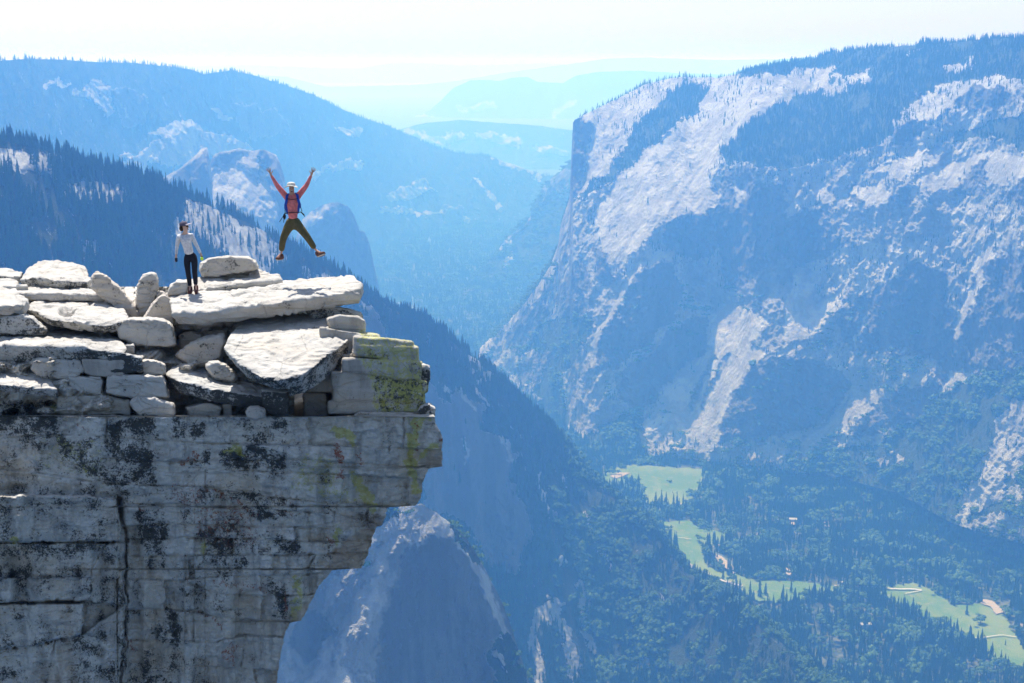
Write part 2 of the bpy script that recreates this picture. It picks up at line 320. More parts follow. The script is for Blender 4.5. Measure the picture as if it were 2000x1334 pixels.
# forested ridge that comes down from the left -------------------------------
L['ridge'] = sheet('forested_ridge_hill', [(-160, 235), (0, 272), (100, 297), (200, 333), (300, 360), (400, 398), (430, 412), (500, 442), (560, 480), (640, 525), (700, 556), (760, 600), (830, 632),
    (900, 682), (960, 722), (1000, 770), (1050, 812), (1100, 862), (1130, 910), (1160, 942), (1200, 972), (1260, 1022), (1300, 1072), (1340, 1122), (1400, 1160),
    (1450, 1198), (1500, 1240), (1560, 1300), (1620, 1355), (1700, 1400)],
    [(-160, 760), (400, 800), (640, 1150), (800, 1420), (1700, 1480)],
    [(-160, 2250), (0, 2400), (300, 2650), (560, 3000), (830, 3300), (1000, 3600), (1130, 3780), (1200, 3750), (1300, 3550), (1400, 3250), (1500, 3000), (1600, 2800), (1700, 2700)],
    [('f', [(-160, 300), (-20, 292), (60, 296), (120, 300), (128, 318), (90, 335), (-20, 335), (-160, 330)]), ('K', 5, [(30, 322), (70, 330), (110, 345)]),
     ('f', [(125, 360), (180, 350), (250, 372), (270, 392), (180, 398), (130, 388)]), ('f', [(330, 430), (370, 418), (425, 440), (420, 470), (340, 462)]),
     ('f', [(360, 395), (420, 398), (470, 440), (520, 450), (560, 500), (540, 540), (460, 520), (400, 470), (370, 440)]),
     ('f', [(160, 470), (190, 470), (195, 510), (165, 512)]), ('K', [(505, 400), (520, 392), (520, 430), (500, 432)]),
     ('K', 4, [(620, 545), (660, 560), (690, 572)]), ('f', [(590, 520), (660, 548), (650, 570), (600, 560)]),
     ('K', 5, [(700, 590), (760, 650), (790, 690)]), ('K', 4, [(835, 660), (850, 720), (870, 760)]), ('K', 4, [(930, 760), (960, 800)]), ('K', 4, [(1000, 830), (1030, 850), (1060, 900)]),
     ('C', [(720, 600), (760, 640), (790, 700), (850, 760), (870, 830), (830, 860), (740, 720), (700, 640)]),
     ('C', [(850, 780), (900, 800), (960, 850), (1010, 880), (1000, 940), (1030, 1000), (1040, 1060), (1000, 1120), (960, 1110), (900, 1010), (830, 990), (820, 900)]),
     ('C', [(1060, 900), (1090, 930), (1095, 980), (1100, 1010), (1080, 1020), (1060, 990)]),
     ('C', [(880, 760), (950, 800), (940, 830), (880, 800)]), ('C', [(1010, 820), (1060, 860), (1070, 900), (1030, 890)]),
     ('K', [(1100, 930), (1112, 935), (1110, 955), (1100, 950)]), ('K', [(1098, 1050), (1112, 1060), (1110, 1085), (1098, 1075)]),
     ('S', 3.5, [(905, 860), (915, 885), (905, 905)]), ('S', 4, [(910, 690), (960, 735), (935, 745)]), ('S', 3, [(895, 700), (925, 725)]),
     ('G', [(1000, 780), (1060, 840), (1100, 910), (1110, 1010), (1070, 1000), (1040, 930), (1000, 860)]), ('G', [(720, 590), (800, 640), (850, 690), (870, 760), (820, 730), (760, 660)]), ('S', 3, [(1050, 930), (1062, 975), (1070, 1000)]), ('K', 4, [(900, 765), (925, 800)]), ('K', 4, [(985, 860), (1000, 895)]),
     ('B', [(1110, 930), (1180, 960), (1260, 1030), (1300, 1080), (1360, 1140), (1450, 1200), (1540, 1290), (1560, 1480), (1000, 1480), (1000, 1200), (1070, 1130), (1080, 1060), (1120, 1040), (1120, 980)]),
     ('B', [(985, 1230), (1030, 1190), (1070, 1150), (1120, 1180), (1130, 1480), (1010, 1480)]),
     ('K', 4, [(1140, 1005), (1150, 1020), (1165, 1050)]), ('K', 3, [(1172, 1068), (1190, 1110)]), ('K', [(1122, 1140), (1135, 1130), (1150, 1165), (1155, 1190), (1128, 1190), (1130, 1150)]),
     ('K', 6, [(1135, 1185), (1140, 1230), (1160, 1270)]), ('K', 5, [(1070, 1165), (1095, 1175)]), ('K', 8, [(1095, 1095), (1100, 1100)]),
     ('T', 9, [(1048, 1195), (1043, 1240), (1052, 1300), (1058, 1440)]), ('T', 11, [(1060, 1190), (1080, 1185), (1100, 1225), (1115, 1275), (1130, 1340), (1150, 1440)]),
     ('T', [(1050, 1200), (1062, 1178), (1080, 1190), (1075, 1215), (1060, 1215)]), ('K', [(1240, 1290), (1260, 1285), (1270, 1310), (1245, 1320)]), ('K', 3, [(1290, 1160), (1310, 1180)])],
    default='G', step=1.6, wx=.10, seed=4.7, top_fix=True, amp=9, rough_px=6, back=900, mat=M_near, back_drop=.6)
# pointed peak under the overhang -------------------------------------------
L['peak'] = sheet('pointed_peak_hill', [(440, 1240), (520, 1180), (600, 1110), (660, 1040), (705, 1010), (750, 992), (800, 988), (822, 984), (850, 1000), (880, 1022), (910, 1050), (930, 1082), (950, 1115), (968, 1150),
    (982, 1180), (995, 1215), (1008, 1255), (1022, 1300), (1036, 1345), (1060, 1420)],
    [(440, 1520), (1060, 1540)], [(440, 1750), (700, 1900), (822, 1960), (950, 2050), (1060, 2100)],
    [('P', [(420, 1000), (740, 1000), (800, 1050), (780, 1130), (740, 1220), (720, 1420), (420, 1540)]), ('K', [(740, 990), (822, 982), (900, 1040), (905, 1070), (860, 1040), (820, 1060), (790, 1050), (760, 1070), (730, 1060), (690, 1060)]),
     ('B', [(700, 1005), (760, 988), (790, 1000), (740, 1020), (690, 1060), (670, 1050)]),
     ('S', 11, [(790, 1050), (765, 1065), (745, 1085)]), ('S', 12, [(855, 1015), (835, 1035), (815, 1048)]), ('S', 12, [(752, 1088), (730, 1110), (718, 1128)]),
     ('S', 11, [(765, 1125), (735, 1160), (712, 1195)]), ('S', 11, [(690, 1100), (660, 1140), (640, 1180)]), ('S', 11, [(715, 1165), (695, 1190), (672, 1230)]), ('S', 3, [(812, 1064), (808, 1074)]),
     ('K', [(700, 1150), (750, 1120), (770, 1130), (745, 1180), (715, 1225), (690, 1235), (680, 1200)]), ('S', 6, [(650, 1150), (640, 1180), (632, 1195)]),
     ('S', 12, [(645, 1260), (630, 1300), (605, 1330)]), ('S', [(590, 1400), (625, 1320), (650, 1290), (680, 1300), (700, 1340), (690, 1420)]), ('S', 6, [(675, 1250), (660, 1290)]), ('S', 5, [(700, 1310), (725, 1330)]),
     ('K', [(540, 1300), (560, 1270), (580, 1320), (560, 1380), (530, 1350)]),
     ('C', [(600, 1180), (640, 1200), (650, 1240), (600, 1300), (560, 1260)]),
     ('K', 9, [(905, 1060), (930, 1100), (950, 1150), (975, 1200), (990, 1240)]), ('B', 7, [(880, 1030), (910, 1060), (935, 1095)]),
     ('B', [(950, 1250), (1000, 1240), (1060, 1420), (990, 1420), (960, 1300)]), ('K', 5, [(965, 1270), (985, 1300)])],
    default='C', step=2.0, wx=.05, seed=8.1, top_fix=True, amp=9, rough_px=7, back=700, mat=M_near, back_drop=1.2)
# rock towers on the left, behind the ridge -----------------------------------
L['tower_a'] = sheet('rock_shoulder_hill', [(180, 420), (230, 385), (280, 368), (310, 352), (350, 330), (380, 305), (395, 290), (405, 288), (412, 330), (418, 420), (425, 560)],
    [(180, 560), (425, 600)], [(180, 5400), (400, 5600), (425, 5500)],
    [('K', [(300, 345), (350, 325), (395, 288), (405, 288), (380, 310), (330, 350), (300, 362)]), ('C', [(330, 352), (380, 312), (403, 292), (430, 600), (250, 600), (290, 380)])],
    default='K', step=2.2, seed=2.2, amp=12, mat=M_mid, back=900)
L['tower_b'] = sheet('rock_tower_hill', [(405, 560), (407, 420), (409, 330), (412, 312), (420, 300), (440, 295), (465, 290), (490, 294), (520, 293), (540, 303), (550, 325), (556, 350), (565, 420), (580, 520)],
    [(405, 575), (580, 600)], [(405, 5900), (500, 6000), (580, 5900)],
    [('S', [(412, 345), (430, 330), (460, 320), (500, 345), (520, 380), (500, 400), (470, 420), (440, 410), (415, 385)]),
     ('C', [(408, 312), (440, 298), (470, 294), (455, 315), (412, 330)]), ('C', [(505, 294), (540, 303), (556, 350), (565, 420), (590, 560), (545, 560), (540, 420), (530, 350)]),
     ('B', [(500, 300), (520, 320), (530, 350), (530, 380), (510, 360)])],
    default='K', step=2.2, seed=3.2, amp=14, mat=M_mid, back=700)
L['tower_c'] = sheet('dark_rock_spire_hill', [(560, 560), (575, 470), (590, 430), (605, 415), (625, 402), (645, 396), (662, 395), (680, 402), (692, 420), (702, 450), (712, 452), (720, 470), (727, 500), (733, 530), (742, 570), (752, 640)],
    [(560, 660), (752, 690)], [(560, 7000), (660, 7000), (752, 7000)],
    [('K', [(575, 470), (600, 418), (645, 398), (640, 412), (605, 440)])],
    default='C', step=2.2, seed=5.2, amp=16, rough_px=5, mat=M_mid, back=700)
# far-left wooded wall ---------------------------------------------------------
L['left'] = sheet('far_wooded_wall_hill', [(-260, 108), (0, 118), (60, 115), (130, 117), (200, 122), (260, 123), (330, 130), (370, 135), (400, 145), (450, 137), (500, 148), (560, 168), (610, 184), (650, 204), (700, 228), (750, 243),
    (800, 265), (860, 291), (900, 300), (950, 304), (1000, 320), (1050, 338), (1100, 350), (1140, 372)],
    [(-260, 480), (400, 540), (640, 620), (760, 600), (900, 575), (1140, 520)],
    [(-260, 6400), (0, 7000), (400, 9200), (640, 11800), (800, 13500), (1140, 14000)],
    [('K', [(140, 172), (190, 158), (220, 175), (220, 225), (205, 225), (170, 190)]), ('S', 5, [(145, 178), (180, 170), (205, 215)]), ('S', 4, [(90, 165), (130, 162)]),
     ('C', [(225, 175), (280, 178), (290, 240), (240, 250), (225, 220)]), ('S', 2.5, [(235, 205), (244, 235)]), ('S', [(290, 262), (330, 240), (345, 232), (400, 250), (395, 262), (340, 262), (330, 268)]),
     ('S', [(408, 210), (425, 208), (448, 230), (440, 235)]), ('C', [(455, 205), (500, 205), (560, 230), (570, 260), (500, 270), (455, 240)]),
     ('K', [(370, 250), (440, 260), (500, 290), (480, 310), (420, 300), (330, 330), (270, 310), (300, 280)]),
     ('K', [(230, 300), (280, 310), (300, 345), (250, 340)]), ('K', 6, [(655, 330), (680, 320), (700, 325)]), ('K', [(760, 380), (800, 355), (830, 350), (850, 370), (800, 390), (770, 400)]),
     ('S', 4, [(930, 350), (950, 370), (970, 400)]), ('K', [(960, 290), (1000, 296), (1095, 315), (1090, 345), (1050, 345), (980, 322)]), ('S', 6, [(965, 300), (1000, 315), (1060, 335)]),
     ('K', 6, [(710, 405), (760, 412), (820, 415)]), ('S', 3, [(820, 418), (880, 412)]), ('K', 5, [(600, 350), (640, 330), (680, 310)]), ('K', 5, [(900, 420), (915, 430)]), ('C', [(860, 405), (900, 400), (900, 440), (870, 440)]),
     ('K', 8, [(660, 255), (700, 262)]), ('B', [(560, 400), (640, 380), (740, 400), (760, 450), (600, 460)])],
    default='G', step=2.0, seed=6.4, amp=26, rough_px=6, mat=M_far, back=2500, back_drop=.3)
# brushy slope below the great prow ---------------------------------------------
L['slope'] = sheet('brushy_slope_hill', [(870, 588), (900, 566), (960, 505), (985, 470), (1000, 455), (1035, 425), (1040, 405), (1060, 365), (1080, 345), (1100, 330), (1125, 305), (1200, 280)],
    [(870, 592), (900, 590), (1000, 600), (1200, 640)], [(870, 9300), (900, 9400), (1000, 9900), (1100, 10300), (1200, 10300)],
    [('C', [(1045, 395), (1065, 362), (1110, 325), (1125, 340), (1110, 370), (1060, 400)]), ('C', [(1000, 455), (1040, 425), (1042, 435), (1012, 462)]), ('C', 5, [(985, 470), (1000, 460)]),
     ('S', 3, [(915, 512), (950, 495), (995, 475)]), ('K', 3, [(935, 500), (1000, 460)]), ('K', 4, [(1000, 500), (985, 520)])],
    default='B', step=2.2, seed=7.4, amp=18, mat=M_mid, back=1200)
# far ranges -----------------------------------------------------------------
def far(name, sky_l, r, drop, seed, back=4000, default='G', regs=()):
    return sheet(name, sky_l, [(sky_l[0][0], drop[0]), (sky_l[-1][0], drop[1])], [(sky_l[0][0], r[0]), (sky_l[-1][0], r[1])], list(regs),
                 default=default, step=4.0, seed=seed, amp=30, rough_px=5, mat=M_far, back=back, back_drop=.25)
L['far_a'] = far('hazy_foothill_hill', [(560, 300), (640, 262), (700, 240), (790, 236), (840, 215), (862, 195), (885, 172), (920, 157), (950, 156), (975, 158), (1000, 152), (1030, 150), (1052, 160), (1100, 162), (1125, 148),
    (1170, 140), (1250, 138), (1330, 143), (1420, 146), (1480, 126), (1530, 115), (1600, 110), (1700, 108)], (40000, 38000), (380, 380), 3.1, regs=[('K', 9, [(800, 225), (860, 245)]), ('K', 7, [(900, 215), (960, 205)]), ('K', 5, [(1080, 225), (1120, 200)])])
L['far_d'] = far('rolling_foothill_hill', [(700, 262), (760, 258), (830, 240), (900, 234), (980, 240), (1060, 246), (1130, 256), (1220, 262)], (21000, 20500), (420, 420), 9.1, regs=[('K', 9, [(800, 262), (860, 275), (900, 268)]), ('K', 8, [(940, 262), (1010, 280)]), ('K', 6, [(1050, 290), (1110, 300)]), ('K', 5, [(860, 300), (920, 310)])])
L['far_b'] = far('pale_range_hill', [(-300, 140), (400, 140), (560, 150), (640, 170), (720, 168), (800, 166), (880, 160), (1000, 140), (1120, 124), (1180, 115), (1250, 112), (1400, 117), (1500, 116), (2200, 120)], (68000, 68000), (260, 260), 5.1, 15000)
L['far_c'] = far('farthest_range_hill', [(-600, 132), (300, 131), (480, 127), (560, 130), (700, 134), (760, 124), (800, 122), (900, 128), (1050, 124), (1200, 127), (1500, 122), (2600, 124)], (108000, 108000), (175, 175), 7.1, 15000)

# valley floor --------------------------------------------------------------------
def floor_pt(px, py):
    d = ray(px, py); return d*(FLOOR/d[..., 2])[..., None]
MEADOWS = [[(1176, 935), (1200, 918), (1240, 908), (1290, 912), (1375, 918), (1376, 940), (1372, 960), (1356, 975), (1352, 1000), (1300, 1004), (1255, 985), (1230, 955), (1190, 948)],
           [(1285, 1022), (1340, 1022), (1420, 1045), (1415, 1062), (1385, 1070), (1372, 1090), (1390, 1110), (1420, 1118), (1480, 1130), (1580, 1135), (1640, 1142), (1660, 1158), (1560, 1170), (1500, 1170), (1440, 1162), (1370, 1135), (1330, 1090)],
           [(1700, 1148), (1790, 1142), (1830, 1160), (1860, 1185), (1930, 1180), (1960, 1200), (2010, 1290), (2010, 1330), (1960, 1300), (1900, 1260), (1850, 1228), (1800, 1205), (1750, 1180)]]
gx = np.concatenate([np.linspace(-60000, -6800, 20), np.linspace(-6500, 9000, 380), np.linspace(9500, 60000, 20)]); gy = np.concatenate([np.linspace(300, 16000, 340), np.linspace(16400, 90000, 60)])
GX, GY = np.meshgrid(gx, gy)
M_floor = NT('forest floor'); n1 = M_floor.noise(.03, 5, .6, M_floor.pos())
M_floor.color(M_floor.mix(M_floor.ramp(n1, .45, .62), (.035, .05, .025), (.10, .11, .06)))
fo = mesh_np('valley_floor_ground', np.stack([GX, GY, FLOOR+3*fbm(GX/300, GY/300)-1.5], -1).reshape(-1, 3), grid_faces(400, 420), M_floor.m)
tag(fo, kind='structure')
Mm = NT('meadow grass'); a1 = Mm.noise(.008, 5, .6, Mm.pos((1, .5, 1))); a2 = Mm.noise(.05, 4, .6, Mm.pos())
c = Mm.mix(Mm.ramp(a1, .40, .6), (.082, .160, .030), (.150, .205, .055)); Mm.color(Mm.mix(Mm.ramp(a2, .5, .75), c, (.19, .20, .08)))
def ground_poly(name, P, mat, h, wob=9, label=None, kind='structure'):
    P = np.array(P, float); P = P+(P-P.mean(0))*(np.array([.03, .07]) if name == 'meadow' else 0); n = 14; Q = np.concatenate([P[i]+(P[(i+1) % len(P)]-P[i])*np.linspace(0, 1, n, endpoint=False)[:, None] for i in range(len(P))])
    Q = Q+wob*np.stack([fbm(Q[:, 0]/14, Q[:, 1]/9, 3.3, 3), .5*fbm(Q[:, 0]/14, Q[:, 1]/9, 8.3, 3)], -1)
    W = floor_pt(Q[:, 0], Q[:, 1]); me = bpy.data.meshes.new(name)
    z = FLOOR+h; me.from_pydata([(x*z/FLOOR*1.0, y*z/FLOOR*1.0, z) for x, y, _ in W.tolist()], [], [list(range(len(W)))]); me.materials.append(mat)
    o = bpy.data.objects.new(name, me); col.objects.link(o); o['kind'] = kind
    if me.polygons[0].normal.z < 0: me.flip_normals()
    return o
def ground_strip(name, P, wid, mat, h, wob=2):
    P = np.array(P, float); Q = np.concatenate([P[i]+(P[i+1]-P[i])*np.linspace(0, 1, 10, endpoint=False)[:, None] for i in range(len(P)-1)]+[P[-1:]])
    Q = Q+wob*np.stack([fbm(Q[:, 0]/14, Q[:, 1]/9, 1.3, 2), .5*fbm(Q[:, 0]/14, Q[:, 1]/9, 5.3, 2)], -1)
    W = floor_pt(Q[:, 0], Q[:, 1]); W[:, 2] += h; T = np.gradient(W[:, :2], axis=0); T /= np.linalg.norm(T, axis=1)[:, None]
    wd = np.interp(np.linspace(0, 1, len(W)), np.linspace(0, 1, len(np.atleast_1d(wid))), np.atleast_1d(wid))[:, None]
    N_ = np.stack([-T[:, 1], T[:, 0]], -1)*wd/2; A = W.copy(); B = W.copy(); A[:, :2] += N_; B[:, :2] -= N_
    o = mesh_np(name, np.stack([B, A], 0).reshape(-1, 3), grid_faces(2, len(W)), mat); o['kind'] = 'structure'; return o
for P in MEADOWS: ground_poly('meadow', P, Mm.m, 5)
M_sand = flat('river sand', (.33, .28, .21), .9, .15, 8); M_road = flat('pale road surface', (.42, .41, .40), .8, .1, 5); M_grav = flat('gravel clearing', (.52, .47, .41), .9, .2, 6)
M_water = NT('river water'); M_water.b.inputs['Roughness'].default_value = .12; M_water.color((.10, .13, .11))
SANDS = [[(1480, 1040), (1495, 1042), (1490, 1058), (1470, 1056), (1462, 1048)], [(1395, 1080), (1412, 1088), (1425, 1100), (1440, 1112), (1420, 1112), (1402, 1098)],
         [(1392, 1068), (1408, 1060), (1420, 1060), (1404, 1070)], [(1420, 1112), (1438, 1118), (1430, 1122)], [(1190, 930), (1208, 922), (1232, 924), (1205, 934)], [(1535, 1108), (1546, 1115), (1544, 1124), (1530, 1118)],
         [(1918, 1170), (1938, 1173), (1950, 1183), (1968, 1188), (1976, 1202), (1958, 1196), (1946, 1200), (1934, 1184), (1915, 1178)], [(1605, 1005), (1612, 1000), (1622, 1028), (1612, 1028)], [(1535, 1020), (1556, 1018), (1552, 1024), (1538, 1026)],
         [(1630, 1142), (1642, 1145), (1636, 1152)], [(1680, 1316), (1700, 1308), (1695, 1325), (1675, 1340)], [(1980, 1215), (2005, 1220), (2005, 1228)], [(1325, 982), (1352, 986), (1350, 992), (1328, 990)]]
for P in SANDS: ground_poly('sand_bar', P, M_sand, 8, 2)
ground_strip('river', [(1500, 1044), (1470, 1052), (1430, 1058), (1405, 1066), (1393, 1080), (1405, 1092), (1425, 1105), (1450, 1116), (1500, 1122), (1560, 1128)], [16, 26, 30, 34, 30, 26, 22, 18], M_water.m, 7)
ground_strip('road', [(1340, 1104), (1360, 1118), (1400, 1136), (1450, 1150)], [12, 12], M_road, 9)
ground_strip('road', [(1640, 1141), (1690, 1150), (1740, 1155), (1800, 1157)], [8, 8], M_road, 9)
ground_strip('path', [(1768, 1165), (1800, 1158)], [4, 4], M_road, 9); ground_strip('path', [(1905, 1252), (1960, 1246), (1985, 1250)], [4, 4], M_road, 9)
ground_strip('path', [(1300, 1052), (1350, 1058)], [3, 3], M_road, 9)

for k in L:
    tag(L[k]['o'], kind='structure')
# ---------------------------------------------------------------- trees
def leaf_mat(name, a, b, ran=.5):
    t = NT(name); oi = t.n('ShaderNodeObjectInfo').outputs['Random']; P = t.pos()
    n = t.noise(.9, 3, .6, P); c1 = t.mix(oi, a, b); c = t.mix(t.ramp(n, .35, .7), c1, tuple(x*1.7 for x in b))
    t.b.inputs['Roughness'].default_value = .7; return t.color(c)
M_con = leaf_mat('conifer needles', (.014, .040, .016), (.045, .095, .032)); M_oak = leaf_mat('broad leaves', (.025, .065, .018), (.075, .135, .035))
M_bark = flat('bark', (.16, .11, .08), .9, .3, 3)
def conifer_np(seed, tiers=8, spikes=8, wid=.17):
    g = np.random.default_rng(seed); V = []; Fc = []
    for k in range(tiers):
        f = k/tiers; z0 = .10+.86*f; h = .92/tiers*2.1; rad = wid*(1-f)**.85*(.75+.5*g.random())+.008
        off = g.random()*6; c = len(V); V.append((0, 0, min(1.0, z0+h*.75)))
        m = spikes if k < tiers-2 else 5
        for j in range(2*m):
            a = off+pi*j/m; rr = rad*((.75+.45*g.random()) if j % 2 == 0 else (.30+.15*g.random())); dz = -.02-.5*rr*g.random() if j % 2 == 0 else .02
            V.append((rr*cos(a), rr*sin(a), z0+dz))
        for j in range(2*m): Fc.append((c, c+1+j, c+1+(j+1) % (2*m)))
    return np.array(V), np.array(Fc)
def trunk_np(r=.014, h=.5):
    V = [(r*cos(a)*s, r*sin(a)*s, z) for z, s in ((-.06, 1.3), (h, .5)) for a in np.arange(5)*2*pi/5]
    return np.array(V), np.array([f for i in range(5) for f in ((i, (i+1) % 5, 5+(i+1) % 5), (i, 5+(i+1) % 5, 5+i))])
def broad_np(seed, n=150):
    g = np.random.default_rng(seed); V = []; Fc = []
    lobes = [(g.normal(0, .22), g.normal(0, .22), .55+.25*g.random(), .2+.13*g.random()) for _ in range(9)]
    for i in range(n):
        cx, cy, cz, r = lobes[i % 9]; d = g.normal(size=3); d /= np.linalg.norm(d); d[2] = abs(d[2])*.9-.25
        p = np.array((cx, cy, cz))+d*r; t1 = np.cross(d, g.normal(size=3)); t1 /= np.linalg.norm(t1)+1e-6; t2 = np.cross(d, t1); s = .09+.05*g.random()
        b = len(V); V += [tuple(p+s*t1), tuple(p+s*(-.5*t1+.8*t2)), tuple(p+s*(-.5*t1-.8*t2)-.02*d)]; Fc.append((b, b+1, b+2))
    for cx, cy, cz, r in lobes:           # solid hearts so the crown is dense
        b = len(V); ring = [(cx+.75*r*cos(a), cy+.75*r*sin(a), cz-.1*r) for a in np.arange(6)*pi/3]
        V += [(cx, cy, cz+.8*r)]+ring+[(cx, cy, cz-.6*r)]
        for j in range(6): Fc += [(b, b+1+j, b+1+(j+1) % 6), (b+7, b+1+(j+1) % 6, b+1+j)]
    return np.array(V), np.array(Fc)
def mesh_only(name, V, Fq, mat):
    o = mesh_np(name, V, Fq, mat, smooth=False, link=False); me = o.data; bpy.data.objects.remove(o); return me
CON = [mesh_only('conifer', *conifer_np(s, 9, 8, wd), M_con) for s, wd in ((1, .15), (2, .12), (3, .18), (4, .13))]
TRK = mesh_only('trunk', *trunk_np(), M_bark); TRK2 = mesh_only('trunk', *trunk_np(.035, .6), M_bark)
BRD = [mesh_only('broadleaf', *broad_np(s), M_oak) for s in (1, 2, 3)]
protos = {}
def proto(me):
    if me.name not in protos:
        protos[me.name] = bpy.data.objects.new('seed_'+me.name.replace('.', '_'), me)
    return protos[me.name]
def forest(name, P, h, kinds, label, cat, seed=0, tilt=.05, wide=1.0):
    """one object scattering tree meshes over points (only the mass of the woods)"""
    g = np.random.default_rng(seed); n = len(P); me = bpy.data.meshes.new(name); me.vertices.add(n)
    me.vertices.foreach_set('co', np.ascontiguousarray(P, np.float32).ravel())
    s = (h*np.clip(g.lognormal(-.05, .38, n), .3, 1.8)*(1+.35*np.clip(fbm(P[:, 0]/140, P[:, 1]/140, 4.4, 2), -1, 1))).astype(np.float32)
    for nm, A in (('sc', s), ('ry', g.random(n)*6.28), ('pick', g.integers(0, len(kinds), n).astype(float))):
        a = me.attributes.new(nm, 'FLOAT', 'POINT'); a.data.foreach_set('value', np.ascontiguousarray(A, np.float32))
    o = bpy.data.objects.new(name, me); col.objects.link(o)
    ng = bpy.data.node_groups.new(name, 'GeometryNodeTree'); ng.interface.new_socket('Geometry', in_out='INPUT', socket_type='NodeSocketGeometry'); ng.interface.new_socket('Geometry', in_out='OUTPUT', socket_type='NodeSocketGeometry')
    N = ng.nodes.new; Lk = ng.links.new; gi = N('NodeGroupInput'); go = N('NodeGroupOutput'); jn = N('GeometryNodeJoinGeometry')
    def na(nm):
        x = N('GeometryNodeInputNamedAttribute'); x.data_type = 'FLOAT'; x.inputs['Name'].default_value = nm; return x.outputs[0]
    for i, me_k in enumerate(kinds):
        oi = N('GeometryNodeObjectInfo'); oi.inputs['Object'].default_value = proto(me_k); oi.inputs['As Instance'].default_value = True
        ip = N('GeometryNodeInstanceOnPoints'); cm = N('FunctionNodeCompare'); cm.data_type = 'FLOAT'; cm.operation = 'EQUAL'; cm.inputs['Epsilon'].default_value = .1
        Lk(na('pick'), cm.inputs[0]); cm.inputs[1].default_value = float(i); Lk(cm.outputs[0], ip.inputs['Selection'])
        Lk(gi.outputs[0], ip.inputs['Points']); Lk(oi.outputs['Geometry'], ip.inputs['Instance'])
        cx = N('ShaderNodeCombineXYZ'); Lk(na('ry'), cx.inputs[2]); Lk(cx.outputs[0], ip.inputs['Rotation'])
        sx = N('ShaderNodeCombineXYZ'); mw = N('ShaderNodeMath'); mw.operation = 'MULTIPLY'; Lk(na('sc'), mw.inputs[0]); mw.inputs[1].default_value = wide
        Lk(mw.outputs[0], sx.inputs[0]); Lk(mw.outputs[0], sx.inputs[1]); Lk(na('sc'), sx.inputs[2]); Lk(sx.outputs[0], ip.inputs['Scale'])
        Lk(ip.outputs[0], jn.inputs[0])
    Lk(jn.outputs[0], go.inputs[0]); md = o.modifiers.new('scatter', 'NODES'); md.node_group = ng
    tag(o, label, cat, kind='stuff'); return o
def seen(P, m=60):
    px, py, d = project(P); return P[(px > -m-250) & (px < 2000+m+250) & (py > -m) & (py < 1334+m+120) & (d > 0)]
# how thick the woods are: forest attribute broken up by clearings
def dens_of(k, seed, lo=-.25, hi=.1):
    V = L[k]['V']; n = fbm(V[..., 0]/130, V[..., 1]/130, V[..., 2]/90+seed, 4, .6); return L[k]['forest']*np.clip((n-lo)/(hi-lo)+L[k]['forest']*.6, .0, 1.2)
P_ridge = seen(scatter(L['ridge']['V'], dens_of('ridge', 3), 1/48, 1))
P_peak = seen(scatter(L['peak']['V'], dens_of('peak', 4), 1/50, 2))
P_wall = seen(scatter(L['wall']['V'], dens_of('wall', 5), 1/75, 3))
P_left = seen(scatter(L['left']['V'], dens_of('left', 6), 1/420, 4)); P_left = P_left[project(P_left)[2] < 15500]
P_slope = seen(scatter(L['slope']['V'], dens_of('slope', 6), 1/400, 5))
# valley floor wood
fx, fy = np.meshgrid(np.linspace(-2500, 3200, 571), np.linspace(2700, 15500, 1281)); FV = np.stack([fx, fy, fx*0+FLOOR], -1)
qx, qy, _ = project(FV); qx2 = qx+5*fbm(qx/12, qy/8, 1.1, 3); qy2 = qy+3*fbm(qx/12, qy/8, 7.1, 3)
D0 = np.clip(.85+1.2*fbm(fx/110, fy/110, 2.2, 3), .15, 1.2)
TREED = [[(1410, 1098), (1480, 1112), (1560, 1128), (1590, 1145), (1560, 1138), (1480, 1128), (1430, 1115)]]
for P in MEADOWS+SANDS:
    ins = inpoly(qx2, qy2, P); D0[ins] = np.where(segdist(qx2, qy2, P+P[:1]) < 7, .10, .006)[ins]*(np.clip(3*fbm(fx/60, fy/60, 8.8, 2), 0, 1.5)[ins] if P in MEADOWS else 0)
for P in ([(1225, 948), (1250, 945), (1252, 975), (1228, 975)], [(1262, 985), (1300, 992), (1380, 995), (1400, 1020), (1300, 1012), (1262, 1000)], [(1390, 1062), (1405, 1060), (1405, 1100), (1430, 1120), (1400, 1115), (1368, 1085)], [(1420, 1125), (1470, 1112), (1590, 1128), (1600, 1140), (1500, 1135)]):
    D0[inpoly(qx, qy, P)] = .9
for P, w_ in (([(1500, 1044), (1470, 1052), (1430, 1058), (1405, 1066), (1393, 1080), (1405, 1092), (1425, 1105), (1450, 1116)], 4), ([(1340, 1104), (1360, 1118), (1400, 1136), (1450, 1150)], 4)):
    D0[segdist(qx, qy, P) < w_] = 0
D0[fbm(fx/45, fy/45, 9.2, 3) > .62] = 0
D0 = D0*np.where(fy > 7500, .4, 1)
P_floor = seen(scatter(FV, D0, 1/120, 7))
def split_kind(P, share, seed):
    g = np.random.default_rng(seed); k = (fbm(P[:, 0]/90, P[:, 1]/90, seed, 2)+.5*g.normal(size=len(P))*.5) < share; return P[~k], P[k]
print('trees', len(P_ridge), len(P_peak), len(P_wall), len(P_left), len(P_slope), len(P_floor))
# the 300 nearest seen conifers of the ridge are things of their own
px_, py_, dd_ = project(P_ridge)
okk = (px_ > 5) & (px_ < 1995) & (py_ < 1330)
from mathutils.bvhtree import BVHTree
order = np.argsort(np.where(okk, dd_, 1e9))
pick = order[:0]; near = []
